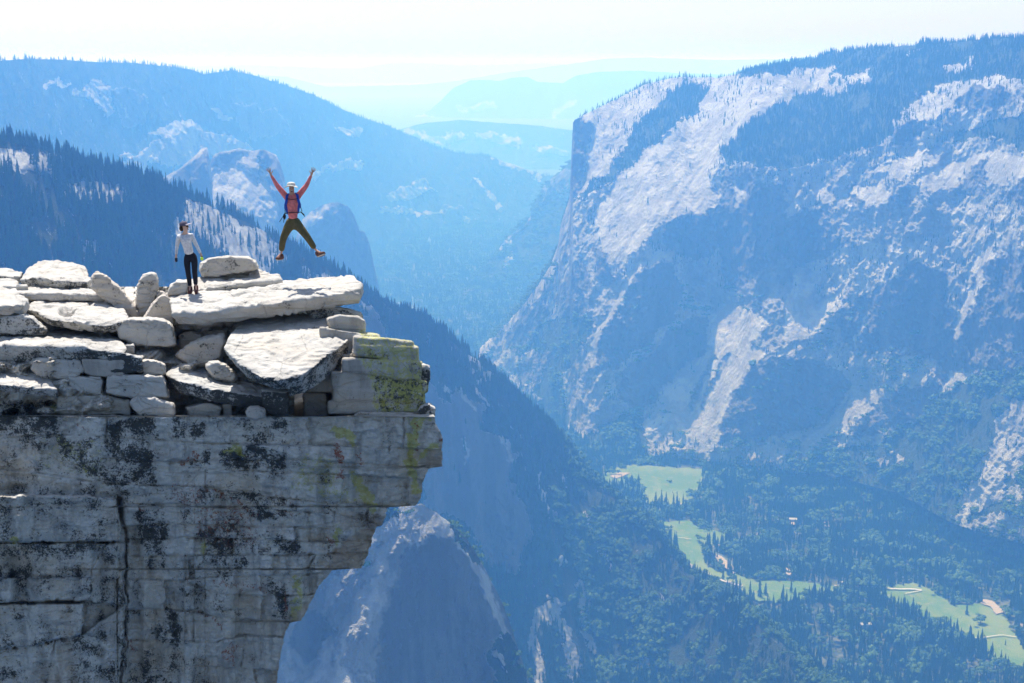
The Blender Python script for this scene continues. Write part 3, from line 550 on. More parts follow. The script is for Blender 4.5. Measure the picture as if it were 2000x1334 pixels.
# crest trees first (against the hazy distance), then the nearest on the open slope
crest = np.interp(px_, np.linspace(0, 2000, 400), np.interp(np.linspace(0, 2000, 400), [0, 100, 200, 300, 400, 500, 560, 640, 700, 760, 830, 900, 1000, 1100, 2000], [272, 297, 333, 360, 398, 442, 480, 525, 556, 600, 632, 682, 770, 862, 862]))
on_crest = okk & (py_ < crest+7) & (px_ < 1130)
rest = okk & ~on_crest & (px_ < 560) & (py_ < 505)
g0 = np.random.default_rng(3)
ci = np.flatnonzero(on_crest); ci = ci[np.argsort(dd_[ci])][:170]
ri = np.flatnonzero(rest); ri = ri[np.argsort(dd_[ri])][:300-len(ci)]
used = np.zeros(len(P_ridge), bool); used[ci] = True; used[ri] = True
for grp, idx, lab in (('conifers on the crest of the left ridge', ci, 'tall dark conifer standing on the skyline crest of the near wooded ridge'),
                      ('conifers on the upper left slope', ri, 'dark conifer on the open slope of the near wooded ridge, left of the hikers')):
    for i in idx:
        o = bpy.data.objects.new('conifer_tree', CON[int(g0.integers(0, 4))]); col.objects.link(o)
        s = float(22*np.clip(g0.lognormal(0, .22), .55, 1.5)); o.location = P_ridge[i].tolist(); o.scale = (s*1.12, s*1.12, s); o.rotation_euler = (0, 0, float(g0.random()*6.28))
        tag(o, lab, 'tree', grp)
P_ridge = P_ridge[~used]
up, low = P_ridge[project(P_ridge)[0] < 1080], P_ridge[project(P_ridge)[0] >= 1080]
forest('conifer_wood', up, 20, CON, 'mass of dark conifers covering the near ridge', 'forest', 1)
a_, b_ = split_kind(low, -.18, 3)
forest('mixed_wood_conifers', a_, 20, CON, 'conifers mixed into the brushy lower spur of the ridge', 'forest', 2); forest('oak_wood', b_, 14, BRD, 'rounded broadleaf canopy on the lower spur of the ridge', 'forest', 3, wide=1.1)
forest('peak_scrub', P_peak, 11, BRD+CON[:1], 'scrub and small trees on the pointed peak below the overhang', 'scrub', 4)
a_, b_ = split_kind(P_wall, -.1, 5); hi_ = b_[:, 2] > -880; a_ = np.concatenate([a_, b_[hi_]]); b_ = b_[~hi_]
forest('rim_wood', a_, 16, CON, 'conifer forest on the benches and rim of the right valley wall', 'forest', 5); forest('wall_scrub', b_, 16, BRD, 'broadleaf scrub on the talus of the right valley wall', 'scrub', 6, wide=1.2)
forest('far_wood', P_left, 18, CON, 'hazy forest covering the far left wall', 'forest', 7); forest('slope_brush', P_slope, 20, BRD, 'brush on the slope below the great prow', 'scrub', 8)
a_, b_ = split_kind(P_floor, -.33, 6)
forest('valley_wood', a_, 31, CON, 'conifer forest filling the valley floor', 'forest', 9); forest('riverside_wood', b_, 19, BRD, 'broadleaf groves among the valley conifers', 'forest', 10, wide=1.15)
# single trees out on the meadows
def lone(px, py, h, kind, label, wide=1.0):
    p = floor_pt(np.array(px, float), np.array(py, float)); o = bpy.data.objects.new('conifer_tree' if kind == 'c' else 'broadleaf_tree', None); col.objects.link(o); o.location = (p+[0, 0, 4]).tolist()
    tag(o, label, 'tree')
    for nm, me in (('crown', CON[int(g0.integers(0, 4))] if kind == 'c' else BRD[int(g0.integers(0, 3))]), ('trunk', TRK if kind == 'c' else TRK2)):
        c = bpy.data.objects.new(nm, me); col.objects.link(c); c.parent = o; c.scale = (h*wide, h*wide, h)
lone(1915, 1222, 27, 'b', 'large round dark tree alone in the right-hand meadow', 1.35)
lone(1864, 1155, 24, 'c', 'conifer at the top edge of the right-hand meadow')
lone(1319, 1009, 38, 'c', 'tall conifer standing clear at the foot of the upper meadow')
lone(1348, 970, 24, 'b', 'small tree in the upper meadow near its right edge'); lone(1314, 966, 9, 'c', 'tiny left conifer of a pair in the upper meadow', 1.6); lone(1322, 966, 9, 'c', 'tiny right conifer of a pair in the upper meadow', 1.6)
lone(1366, 1062, 24, 'b', 'rounded tree alone in the middle meadow', 1.1); lone(1412, 1136, 38, 'c', 'tall conifer beside the meadow road, the left of two', 1.1); lone(1431, 1142, 28, 'b', 'broad tree beside the meadow road, the right of two')
lone(1331, 1003, 20, 'c', 'slim short conifer right of the tall one at the upper meadow'); lone(1278, 1002, 36, 'c', 'conifer at the bottom left corner of the upper meadow'); lone(1262, 1000, 34, 'c', 'leftmost conifer of the row below the upper meadow')
lone(1292, 1006, 38, 'c', 'tall slim conifer in the middle of the row below the upper meadow'); lone(1297, 1008, 34, 'c', 'conifer close to the right of the tall slim one below the upper meadow')
lone(1465, 1160, 38, 'c', 'conifer at the lower edge of the middle meadow'); lone(1495, 1165, 40, 'c', 'dense tall conifer in the tail of the middle meadow', 1.3); lone(1545, 1160, 38, 'c', 'conifer at the right tail of the middle meadow')
lone(1937, 1285, 42, 'c', 'tall conifer at the near edge of the right-hand meadow', 1.1); lone(1968, 1310, 36, 'c', 'conifer in the bottom right corner before the meadow'); lone(1998, 1320, 36, 'c', 'rightmost conifer, cut by the picture edge')

M_rust = flat('rusty dead needles', (.20, .07, .035), .8, .2, 2); RUST = CON[0].copy(); RUST.materials.clear(); RUST.materials.append(M_rust)
for k, (px, py) in enumerate([(1682, 978), (1689, 984), (1695, 979), (1700, 986), (1686, 990)]):
    p = floor_pt(np.array(px, float), np.array(py, float)); o = bpy.data.objects.new('dead_conifer', RUST); col.objects.link(o); o.location = p.tolist(); o.scale = (32, 32, 34); o.rotation_euler = (0, 0, k)
    tag(o, 'rusty red dead conifer in the small dying stand in the valley forest', 'tree', 'rusty dead conifers in the valley')
# ---------------------------------------------------------------- near granite
import bmesh
def granite(name, cliff=False, lich=.35, tint=(.535, .51, .465), warm=.3):
    t = NT(name); P = t.pos(); b = t.b; b.inputs['Roughness'].default_value = .9
    grain = t.noise(26, 3, .7, P); sp = t.math('ADD', t.math('MULTIPLY', t.noise(9, 4, .75, P), .45), t.math('MULTIPLY', t.noise(24, 4, .7, P), .55)); md = t.noise(2.2, 6, .6, P); lo = t.noise(.7, 4, .55, P)
    base = t.mix(t.ramp(md, .35, .68), tint, tuple(x*.80 for x in tint))
    base = t.mix(t.math('MULTIPLY', t.ramp(lo, .45, .7), warm), base, (.56, .47, .36))
    base = t.mix(t.math('MULTIPLY', t.ramp(grain, .55, .7), .35), base, tuple(x*.55 for x in tint))
    # lichen grows on the steep faces
    nz = t.n('ShaderNodeSeparateXYZ', {0: t.n('ShaderNodeNewGeometry').outputs['Normal']}).outputs[2]
    steep = t.ramp(t.math('SUBTRACT', 1.0, nz), .25, .75)
    if cliff:
        amt = t.attr('black'); grow = amt
        st = t.noise(3.5, 5, .6, t.pos((1, 1, .25)))
        base = t.mix(t.math('MULTIPLY', t.ramp(st, .46, .64), .55), base, (.21, .21, .205)); base = t.mix(t.math('MULTIPLY', t.ramp(t.noise(16, 4, .7, P), .52, .66), .45), base, (.40, .43, .37))
    else: grow = t.math('MULTIPLY', t.math('ADD', t.math('MULTIPLY', steep, .8), .12), lich*3.2)
    f = t.math('ADD', t.math('ADD', t.math('MULTIPLY', sp, 1.0), t.math('MULTIPLY', md, .7)), t.math('MULTIPLY', grow, .19))
    blk = t.ramp(f, .985, 1.11)
    base = t.mix(t.math('MULTIPLY', blk, .93), base, (.035, .04, .04))
    if cliff:
        g1 = t.noise(11, 6, .8, P); g2 = t.noise(14, 6, .8, t.pos((1, 1.3, .8)))
        yl = t.ramp(t.math('ADD', g1, t.math('MULTIPLY', t.attr('yellow'), .38)), .66, .80)
        base = t.mix(t.math('MULTIPLY', yl, .75), base, (.46, .44, .12))
        org = t.ramp(t.math('ADD', g2, t.math('MULTIPLY', t.attr('orange'), .36)), .73, .82)
        base = t.mix(t.math('MULTIPLY', org, .9), base, (.27, .085, .045))
        pale = t.attr('brown'); base = t.mix(t.math('MULTIPLY', pale, .7), base, (.36, .29, .22))
    t.color(base)
    ck = t.n('ShaderNodeTexVoronoi', feature='DISTANCE_TO_EDGE'); ck.inputs['Scale'].default_value = .9
    wv = t.n('ShaderNodeVectorMath', operation='ADD'); t.t.links.new(t.pos((1, 1, 2.2)), wv.inputs[0])
    nn = t.n('ShaderNodeTexNoise'); nn.inputs['Scale'].default_value = 1.2; nn.inputs['Detail'].default_value = 4; t.t.links.new(P, nn.inputs['Vector'])
    ws = t.n('ShaderNodeVectorMath', operation='SCALE'); ws.inputs['Scale'].default_value = .35; t.t.links.new(nn.outputs['Color'], ws.inputs[0]); t.t.links.new(ws.outputs[0], wv.inputs[1]); t.t.links.new(wv.outputs[0], ck.inputs['Vector'])
    crack = t.ramp(ck.outputs['Distance'], 0.0, .012)
    h = t.math('ADD', t.math('MULTIPLY', grain, .12), t.math('ADD', t.math('MULTIPLY', sp, .45), t.math('MULTIPLY', md, .8)))
    h = t.math('ADD', h, t.math('MULTIPLY', crack, .25))
    h = t.math('ADD', h, t.math('MULTIPLY', t.noise(5, 6, .7, t.pos((1, 1, 3))), .45))
    t.bump(h, .06, .9); return t.m
G_clean = granite('pale granite', lich=.10); G_mid = granite('granite with dark lichen', lich=.33); G_dark = granite('heavily lichened granite', lich=.5, tint=(.50, .49, .46))
G_warm = granite('warm granite', lich=.12, tint=(.54, .49, .43), warm=.6)
def finish(me, amp, seed, smooth=3, strata=.02, terr=0):
    n = len(me.vertices); V = np.empty(n*3, np.float32); me.vertices.foreach_get('co', V); V = V.reshape(-1, 3).astype(float)
    E = np.empty(len(me.edges)*2, np.int32); me.edges.foreach_get('vertices', E); E = E.reshape(-1, 2)
    deg = np.bincount(E.ravel(), minlength=n)[:, None]
    def lapl(A):
        S = np.zeros_like(A)
        for k in range(A.shape[1]): S[:, k] = np.bincount(E[:, 0], A[E[:, 1], k], n)+np.bincount(E[:, 1], A[E[:, 0], k], n)
        return S/np.maximum(deg, 1)
    for _ in range(smooth): V = .5*V+.5*lapl(V)
    me.vertices.foreach_set('co', V.astype(np.float32).ravel()); me.update()
    N = np.empty(n*3, np.float32); me.vertex_normals.foreach_get('vector', N); N = N.reshape(-1, 3)
    for _ in range(3): N = .5*N+.5*lapl(N)
    x, y, z = V.T
    if terr:
        zl = z+.10*x+.22*fbm(x/1.4, y/1.4, z/.7+seed, 3, .5)+.02*fbm(x/.2, y/.2, z/.2+seed, 2); q = zl/terr; fr = q-np.floor(q)
        V[:, 2] += .55*terr*((fr > .5)*1.0-fr+np.clip((fr-.38)/.24, 0, 1)-(fr > .5))*np.clip(1.2*np.abs(N[:, 2])+.2, 0, 1)
        V[:, :2] -= N[:, :2]*(.05*np.exp(-((fr-.5)/.10)**2)*(1-np.abs(N[:, 2]))*np.clip(.1+3*perlin(x/.9, y/.9, z/.25+seed), 0, 1))[:, None]; x, y, z = V.T
    # flat broken facets
    fc = perlin(x/.55+3, y/.55, z/.45+seed); fc = np.abs(fc)**.6*np.sign(fc)
    d = amp*.5*fc + amp*(fbm(x/.9, y/.9, z/.9+seed, 3, .5)*.55+.4*ridged(x/.45, y/.45, z/.3+seed, 4, .55)-.2) + strata*ridged(x/2.2, y/2.2, z/.16+seed, 3, .6) + .007*fbm(x/.11, y/.11, z/.07, 3, .6)
    V += N*d[:, None]; me.vertices.foreach_set('co', V.astype(np.float32).ravel()); me.polygons.foreach_set('use_smooth', np.ones(len(me.polygons), bool)); me.update()
    return V
def rock(label, hulls, cat='boulder', name='boulder', mat=None, vox=.035, amp=.045, seed=0, smooth=0, strata=.012, terr=.085, edit=None, group=None):
    bm = bmesh.new()
    for P in hulls:
        vs = [bm.verts.new(tuple(p)) for p in P]; r = bmesh.ops.convex_hull(bm, input=vs)
        bmesh.ops.delete(bm, geom=list({g for g in r['geom_interior']+r['geom_unused'] if isinstance(g, bmesh.types.BMVert)}), context='VERTS')
    me = bpy.data.meshes.new(name); bm.to_mesh(me); bm.free(); o = bpy.data.objects.new(name, me); col.objects.link(o)
    md = o.modifiers.new('r', 'REMESH'); md.mode = 'VOXEL'; md.voxel_size = vox*.85
    dg = bpy.context.evaluated_depsgraph_get(); m2 = bpy.data.meshes.new_from_object(o.evaluated_get(dg)); o.modifiers.clear(); o.data = m2; bpy.data.meshes.remove(me); m2.name = name
    finish(m2, amp*.8, seed or len(bpy.data.objects)*1.37, smooth, strata, terr)
    if edit: edit(m2)
    m2.materials.clear(); m2.materials.append(mat or G_mid); m2.polygons.foreach_set('material_index', np.zeros(len(m2.polygons), np.int32))
    c = np.empty(len(m2.vertices)*3, np.float32); m2.vertices.foreach_get('co', c); c = c.reshape(-1, 3); mid = (c.min(0)+c.max(0))/2; mid[2] = c[:, 2].min()
    m2.vertices.foreach_set('co', (c-mid).ravel()); o.location = mid.tolist(); m2.update()
    return tag(o, label, cat, group)
def slab(top, t, under=.0, drop=None):
    """hull of a slab: its upper outline (photo px, py, metres away) and the same outline lowered by its thickness"""
    A = np.array([at(x, y, Y) for x, y, Y in top]); B = A.copy(); B[:, 2] -= t; c = B.mean(0); B[:, :2] += (c[:2]-B[:, :2])*.04; B[:, 1] += under
    return np.concatenate([A, B])
def block(front, Y, d, shrink=.12, lean=0.0):
    """hull of a block: its outline as seen (photo px, py), at Y metres, d deep, drawn in a little at front and back"""
    P = np.array(front, float); c = P.mean(0); m = at(P[:, 0], P[:, 1], Y+d*.35)
    q = P+(c-P)*shrink; f = at(q[:, 0], q[:, 1], Y); k = at(q[:, 0], q[:, 1], Y+d); k[:, 2] += lean
    return np.concatenate([f, m, k])

# ---- the cliff: courses of jointed granite, its ledges and the broken ground on top, one bedrock mass
px0, px1 = -140, 865
stp = 1.7
XM = np.array([(560, 812.5), (850, 813), (847, 828), (852, 836), (861, 843), (864, 858), (864, 911), (850, 913), (838, 915), (826, 940), (822, 972), (812, 988), (756, 991), (753, 1010), (745, 1027), (735, 1029), (728, 1050), (716, 1090), (705, 1110), (650, 1113),
               (640, 1125), (625, 1140), (612, 1165), (598, 1195), (588, 1212), (566, 1216), (556, 1240), (548, 1280), (540, 1334), (530, 1420)], float)
py = np.concatenate([np.arange(560, 700, 2.2), np.arange(700, 812, stp), [812.4], np.arange(814, 1420, stp)])
ny = len(py); xm = np.interp(py, XM[:, 1], XM[:, 0]); xm[py < 812.45] = 575
xm = xm+2.0*perlin(py/9, 3.3)*(py > 815)+1.2*perlin(py/3, 7.3)*(py > 815)
ns = 600; s = np.linspace(0, 1, ns)[None]
PXc = px0+(xm[:, None]-px0)*s; PYc = np.broadcast_to(py[:, None], PXc.shape)
JN = [[(-140, 852), (0, 853), (150, 850), (280, 858), (400, 866), (560, 868), (700, 872), (870, 880)], [(200, 895), (330, 903), (430, 897), (600, 899), (740, 908), (870, 914)],
      [(-140, 905), (0, 915), (110, 928), (200, 945), (300, 948), (430, 953), (500, 962)], [(400, 918), (560, 922), (640, 926), (740, 930), (830, 938)], [(380, 950), (450, 960), (560, 975), (700, 985), (760, 990)],
      [(240, 985), (340, 985), (440, 993), (560, 998), (620, 1000), (700, 1012), (745, 1028)], [(250, 1027), (350, 1024), (450, 1026), (600, 1031), (740, 1035)], [(250, 1052), (400, 1050), (560, 1056), (640, 1058), (730, 1056)],
      [(250, 1086), (420, 1084), (600, 1083), (715, 1079)], [(248, 1131), (340, 1134), (420, 1126), (560, 1124), (650, 1118)], [(350, 1134), (430, 1160), (560, 1165), (610, 1160)],
      [(248, 1190), (370, 1192), (430, 1205), (500, 1212), (570, 1214)], [(248, 1250), (420, 1253), (480, 1240), (560, 1245)], [(380, 1300), (470, 1306), (545, 1310)],
      [(-140, 1056), (0, 1060), (120, 1060), (210, 1056), (246, 1058)], [(0, 1172), (110, 1176), (180, 1174)], [(0, 1275), (60, 1262), (110, 1250), (165, 1238)],
      [(-140, 745), (130, 768), (200, 771), (330, 772)], [(90, 705), (160, 733), (320, 733)], [(90, 703), (330, 703)], [(-140, 792), (110, 790), (330, 808)]]
VJ = [[(232, 975), (236, 1010), (246, 1056), (246, 1120), (243, 1250), (236, 1334), (240, 1430)], [(396, 985), (392, 1052)], [(368, 1052), (372, 1130)], [(182, 1130), (178, 1175), (165, 1240), (140, 1334)], [(210, 1060), (180, 1110), (178, 1130)],
      [(335, 1134), (345, 1190)], [(480, 1240), (470, 1300)], [(160, 705), (165, 770)], [(215, 735), (210, 770)], [(275, 735), (290, 808)], [(210, 812), (208, 860)], [(560, 868), (556, 900)], [(700, 1150), (696, 1170)], [(760, 873), (762, 908)],
      [(470, 1126), (468, 1165)], [(110, 1250), (90, 1334)], [(615, 1085), (600, 1120)], [(790, 815), (788, 875)], [(655, 1000), (650, 1030)]]
jw = fbm(PXc/26, PYc/26, 1.7, 4, .6)*4
Yc = np.full(PXc.shape, 29.5); face = PYc > 812.2
# each course stands a little in or out of its neighbours
lev = np.zeros(PXc.shape)
for k, J in enumerate(JN[:14]):
    J = np.array(J, float); yj = np.interp(PXc, J[:, 0], J[:, 1]); hasx = (PXc > J[0, 0]) & (PXc < J[-1, 0]+30)
    st = 1/(1+np.exp(-np.clip((PYc+jw*.4-yj)/.8, -30, 30)))
    lev += hasx*st*(.12*perlin(PXc/150, k*3.7+.4)+.10*np.clip(6*perlin(PXc/60, k*2.1+.7), -1, 1)*.6+(.07 if k % 2 else -.04))
Yc = Yc+lev
# the face draws back below, left blocks stand proud
Yc += .0009*np.clip(PYc-950, 0, 600)*1.0
ci_ = np.zeros(PXc.shape)
for J in [JN[i] for i in (0, 1, 3, 4, 5, 6, 7, 8, 9, 11, 12, 13)]:
    J = np.array(J, float); ci_ += (PYc+jw*.5 > np.interp(PXc, J[:, 0], J[:, 1]))*(PXc > J[0, 0]-20)
cell = np.floor((PXc+jw*1.2+37*ci_)/np.array([75, 110, 58, 132])[(ci_ % 4).astype(int)]+ci_*.37)
hsh = np.modf(np.abs(np.sin(cell*12.9898+ci_*78.233)*43758.5453))[0]
Yc = Yc+blur((hsh-.5)*.30*(PXc > 225), 1)
left = inpoly(PXc+jw, PYc+jw*.5, [(-200, 967), (60, 966), (190, 968), (222, 973), (232, 1010), (236, 1057), (-200, 1060)])
left2 = inpoly(PXc+jw, PYc+jw*.5, [(-200, 1060), (245, 1060), (245, 1180), (182, 1178), (180, 1130), (-200, 1130)]); left3 = inpoly(PXc+jw, PYc+jw*.5, [(-200, 1129), (180, 1129), (182, 1174), (-200, 1178)])
left4 = inpoly(PXc+jw, PYc+jw*.5, [(-200, 1178), (112, 1180), (165, 1178), (160, 1240), (60, 1262), (-200, 1290)]); left5 = inpoly(PXc+jw, PYc, [(-200, 1290), (60, 1262), (160, 1240), (245, 1180), (240, 1430), (-200, 1430)])
off = np.where(left, -.55-.8*np.clip((70-PXc)/30, 0, 1), 0)+np.where(left2, -.38, 0)+np.where(left3, -.60-.5*np.clip((40-PXc)/20, 0, 1), 0)+np.where(left4, -.62, 0)+np.where(left5, -.35, 0)
for (bx0, by0, bx1, by1, dd) in ((800, 815, 870, 912, .12), (560, 870, 760, 985, -.03), (640, 1035, 740, 1112, .10), (590, 1120, 660, 1215, .08), (300, 860, 400, 900, -.05), (340, 1190, 560, 1245, .07), (250, 1000, 395, 1052, .05), (440, 815, 600, 866, .04), (720, 990, 760, 1030, -.1)):
    off += dd*inpoly(PXc+jw, PYc+jw*.4, [(bx0, by0), (bx1, by0), (bx1, by1), (bx0, by1)])
Yc = Yc+blur(off, 2)
g_ = np.zeros(PXc.shape)
for J in JN: g_ += .12*np.exp(-(segdist(PXc+jw*.5, PYc+jw*.45, J)/1.5)**2)*(.35+.65*np.clip(.6+1.6*perlin(PXc/30, PYc/60, 4.4), 0, 1.2))
for J in VJ: g_ += .10*np.exp(-(segdist(PXc+jw*.6, PYc, J)/1.7)**2)*np.clip(.6+1.6*perlin(PXc/60, PYc/30, 6.4), .1, 1.2)
g_ += .35*np.exp(-(segdist(PXc+jw, PYc, VJ[0])/4.0)**2)
Yc = Yc+g_+.09*fbm(PXc/70, PYc/40, 3.1, 4, .55)+.030*ridged(PXc/22, PYc/9, 2.4, 5, .62)+.012*fbm(PXc/5, PYc/4, 5, 3, .6)+.05*np.clip(5*perlin(PXc/45+jw/30, PYc/26, 9.4), -1, 1)
# above the lip: a ledge, a wall of set-back blocks, then broken ground rising away
bk = np.interp(PXc, [-140, 200, 230, 320, 345, 575], [.75, .75, 1.15, 1.15, 1.6, 1.8])
wallY = 29.5+bk+.30*np.round(2.2*perlin(PXc/60, PYc/26, 8.8)*2)/2+.16*np.clip(4*perlin(PXc/25, PYc/16, 2.8), -1, 1)+.05*ridged(PXc/14, PYc/9, 2, 4)+g_
topY = wallY+np.clip(708-PYc, 0, 200)*.034*(1+.2*perlin(PXc/60, PYc/30, 5.1))+.35*np.round(2*perlin(PXc/55, PYc/22, 3.1))/2*np.clip((708-PYc)/40, 0, 1)
Yc = np.where(face, Yc, np.where(PYc > 708, wallY, topY))
W = at(PXc, PYc, Yc)
# side: the mass runs back from its right edge
sides = []
for kk, (dy, dx) in enumerate(((.25, -.02), (.8, -.05), (2, -.3), (4.5, -1.4), (9, -4))):
    E_ = W[:, -1].copy(); Yn = E_[:, 1]+dy; E_ = at(PXc[:, -1]-2-3*kk, PYc[:, -1], Yn); E_[:, 0] += dx; E_[:, 2] = W[:, -1, 2]-np.where(py < 812.45, .35*dy, .02*kk); sides.append(E_)
W = np.concatenate([W]+[e[:, None] for e in sides], 1)
# back of the top
b1 = W[0].copy(); b1[:, 1] += 1.2; b1[:, 2] -= .6; b2 = b1.copy(); b2[:, 1] += 3; b2[:, 2] -= 1.5; b3 = b2.copy(); b3[:, 1] += 3; b3[:, 2] -= 2.5
W = np.concatenate([b3[None], b2[None], b1[None], W]); nyy, nxx = W.shape[:2]
G_cliff = granite('cliff granite', cliff=True, tint=(.64, .605, .545), warm=.7)
cl = mesh_np('cliff', W.reshape(-1, 3), grid_faces(nyy, nxx)[:, ::-1], G_cliff); tag(cl, kind='structure')
def paint(base, items, soft=9):
    A = np.full(PXc.shape, base, float); wx_ = PXc+9*fbm(PXc/16, PYc/16, 2.9, 4, .6); wy_ = PYc+9*fbm(PXc/16, PYc/16, 7.9, 4, .6)
    for v, r in items:
        if isinstance(r, tuple): A = np.where(segdist(wx_, wy_, r[1]) < r[0], v, A)
        else: A = np.where(inpoly(wx_, wy_, r), v, A)
    A = blur(A, soft); A = np.concatenate([A, np.repeat(A[:, -1:], 5, 1)], 1); return np.concatenate([np.repeat(A[:1], 3, 0), A])
attr(cl, 'black', paint(.60, [(.05, [(560, 812), (870, 812), (870, 1000), (700, 1000), (640, 980), (600, 900)]), (.42, [(480, 870), (620, 870), (680, 960), (700, 1120), (600, 1220), (480, 1100)]),
     (1.25, [(205, 816), (300, 816), (310, 858), (215, 856)]), (1.15, [(330, 818), (400, 822), (395, 862), (345, 862)]), (.9, [(440, 820), (560, 822), (560, 868), (440, 866)]), (1.2, [(110, 855), (300, 860), (310, 905), (260, 950), (190, 945), (130, 900)]),
     (1.3, [(390, 880), (470, 870), (560, 880), (560, 915), (440, 915), (400, 905)]), (1.0, [(200, 905), (320, 905), (310, 950), (220, 945)]), (.15, [(300, 862), (385, 868), (350, 945), (310, 948)]), (.1, (8, [(412, 868), (420, 900), (425, 945)])),
     (1.1, [(265, 995), (320, 995), (325, 1110), (285, 1110)]), (.0, (9, [(335, 985), (345, 1040), (360, 1110)])), (1.1, [(380, 1040), (470, 1030), (500, 1120), (430, 1130), (400, 1090)]), (1.25, [(470, 960), (560, 970), (560, 1010), (490, 1015)]),
     (1.0, [(440, 1040), (580, 1040), (590, 1080), (450, 1085)]), (.95, [(-140, 1060), (180, 1060), (180, 1130), (-140, 1130)]), (.7, [(-140, 970), (230, 970), (230, 1055), (-140, 1055)]), (.8, [(180, 1060), (245, 1060), (245, 1334), (150, 1334)]),
     (.1, [(280, 1140), (345, 1140), (350, 1190), (280, 1190)]), (.1, [(350, 1195), (560, 1215), (560, 1420), (460, 1420), (400, 1260)]), (1.2, (9, [(330, 1190), (345, 1240), (335, 1290), (360, 1400)])), (1.0, (8, [(300, 1195), (320, 1245)])), (.9, [(250, 1290), (340, 1290), (400, 1420), (250, 1420)]),
     (.0, (7, [(215, 1195), (215, 1260)])), (.05, [(430, 1150), (560, 1165), (560, 1205), (480, 1205)]), (.9, [(520, 1140), (560, 1140), (560, 1200), (530, 1205)]), (.1, [(-140, 700), (-140, 740), (330, 740), (330, 812), (110, 812), (-140, 790)]), (1.2, [(-140, 790), (110, 780), (110, 850), (-140, 850)]), (.0, [(110, 560), (700, 560), (600, 812), (335, 812), (330, 740), (110, 700)]), (.9, [(230, 695), (325, 705), (320, 735), (230, 730)]), (.2, [(-140, 560), (-140, 700), (335, 700), (335, 560)])]))
attr(cl, 'yellow', paint(.18, [(.95, (9, [(650, 838), (680, 845), (690, 870)])), (.8, (11, [(690, 930), (710, 960), (730, 985)])), (.9, (9, [(812, 820), (808, 860), (800, 900), (812, 960)])), (.8, (8, [(845, 870), (825, 890)])), (.5, [(600, 880), (640, 890), (700, 985), (640, 975), (560, 950)]),
     (.7, [(440, 870), (470, 868), (480, 890), (440, 890)]), (.75, (8, [(578, 1130), (585, 1170), (575, 1205)])), (.8, (6, [(660, 1030), (655, 1060)])), (.38, [(80, 850), (200, 860), (200, 940), (60, 905)]), (.9, (5, [(28, 1055), (32, 1058)])), (.7, (6, [(395, 1060), (400, 1075)])), (.7, (6, [(105, 790), (106, 808)])), (.7, (9, [(178, 712), (190, 722)])), (.8, (8, [(820, 818), (840, 820)]))], 6))
attr(cl, 'orange', paint(.05, [(.85, (7, [(658, 868), (665, 900), (668, 930)])), (.8, (5, [(700, 880), (705, 910)])), (.8, (5, [(150, 832), (170, 840)])), (.8, (8, [(350, 905), (385, 890)])), (1.0, (6, [(275, 990), (282, 1000)])), (.75, (7, [(400, 955), (440, 965), (470, 985)])), (.6, [(380, 985), (500, 990), (500, 1080), (380, 1060)]),
     (.8, (5, [(640, 1040), (648, 1070)])), (.9, (3, [(813, 830), (815, 880)])), (.8, (4, [(850, 850), (855, 862)])), (.7, (6, [(380, 1195), (430, 1215), (440, 1240)])), (.6, [(400, 1130), (520, 1135), (540, 1165), (420, 1150)]), (.8, (5, [(250, 1250), (262, 1275)])), (.8, (4, [(365, 1130), (375, 1140)])), (.7, [(440, 1250), (470, 1250), (460, 1300), (430, 1290)]),
     (.5, [(520, 940), (560, 950), (600, 1010), (540, 1010)]), (.6, (6, [(480, 890), (500, 905)])), (.8, (6, [(555, 1160), (560, 1185)])), (.6, [(330, 940), (400, 950), (400, 990), (330, 985)])], 5))
attr(cl, 'brown', paint(.0, [(1.2, [(700, 1035), (750, 1030), (700, 1112), (640, 1112), (645, 1080)]), (.6, [(660, 1000), (750, 1000), (745, 1030), (670, 1030)]), (.6, [(835, 880), (870, 870), (866, 915), (830, 915)]), (.9, [(560, 1215), (640, 1130), (600, 1220), (540, 1420), (500, 1420)]), (.6, (9, [(130, 1190), (140, 1334)])), (.7, (6, [(120, 1260), (110, 1400)])), (.4, (8, [(205, 1100), (190, 1130)]))], 5))
print('cliff', W.shape)
# ---- loose slabs and boulders on the summit
S1 = [(338, 612, 31.1), (331, 580, 33), (450, 562, 34.6), (585, 549, 35), (640, 544, 35), (690, 541, 34.8), (705, 556, 33.6), (702, 566, 32.6), (600, 585, 31.8), (470, 601, 31.2), (400, 612, 31.0)]
def s1cut(me):
    pass
rock('big pale layered slab the woman stands on, its right end jutting over the void', [slab(S1, .27, .15), slab([(590, 582, 31.9), (600, 560, 33.6), (690, 545, 34.6), (706, 558, 33.5), (700, 572, 32.5)], .26, .1)], 'slab', 'rock_slab', G_clean, vox=.03, amp=.03, seed=3.3, strata=.03, smooth=0, terr=.11)
rock('long thin layered slab lying on the woman\'s slab behind her feet', [slab([(328, 572, 33.2), (335, 557, 34), (400, 545, 34.8), (500, 534, 35.2), (545, 538, 35), (548, 548, 34.2), (470, 555, 33.6), (400, 566, 33.3)], .13)], 'slab', 'rock_slab', G_clean, vox=.03, amp=.03, seed=5.1, strata=.035)
rock('stubby block at the left end of the thin layered slab, by the woman\'s boots', [block([(326, 578), (333, 558), (348, 548), (366, 550), (366, 574)], 32.9, .8)], 'slab', 'rock_slab', G_clean, vox=.03, amp=.03, seed=6.1)
rock('narrow slab wedged between the rounded boulder and the layered slab', [slab([(440, 540, 34.6), (470, 529, 35.2), (505, 527, 35.2), (528, 536, 34.9), (520, 543, 34.5)], .14)], 'slab', 'rock_slab', G_clean, vox=.03, amp=.025, seed=7.1, strata=.03)
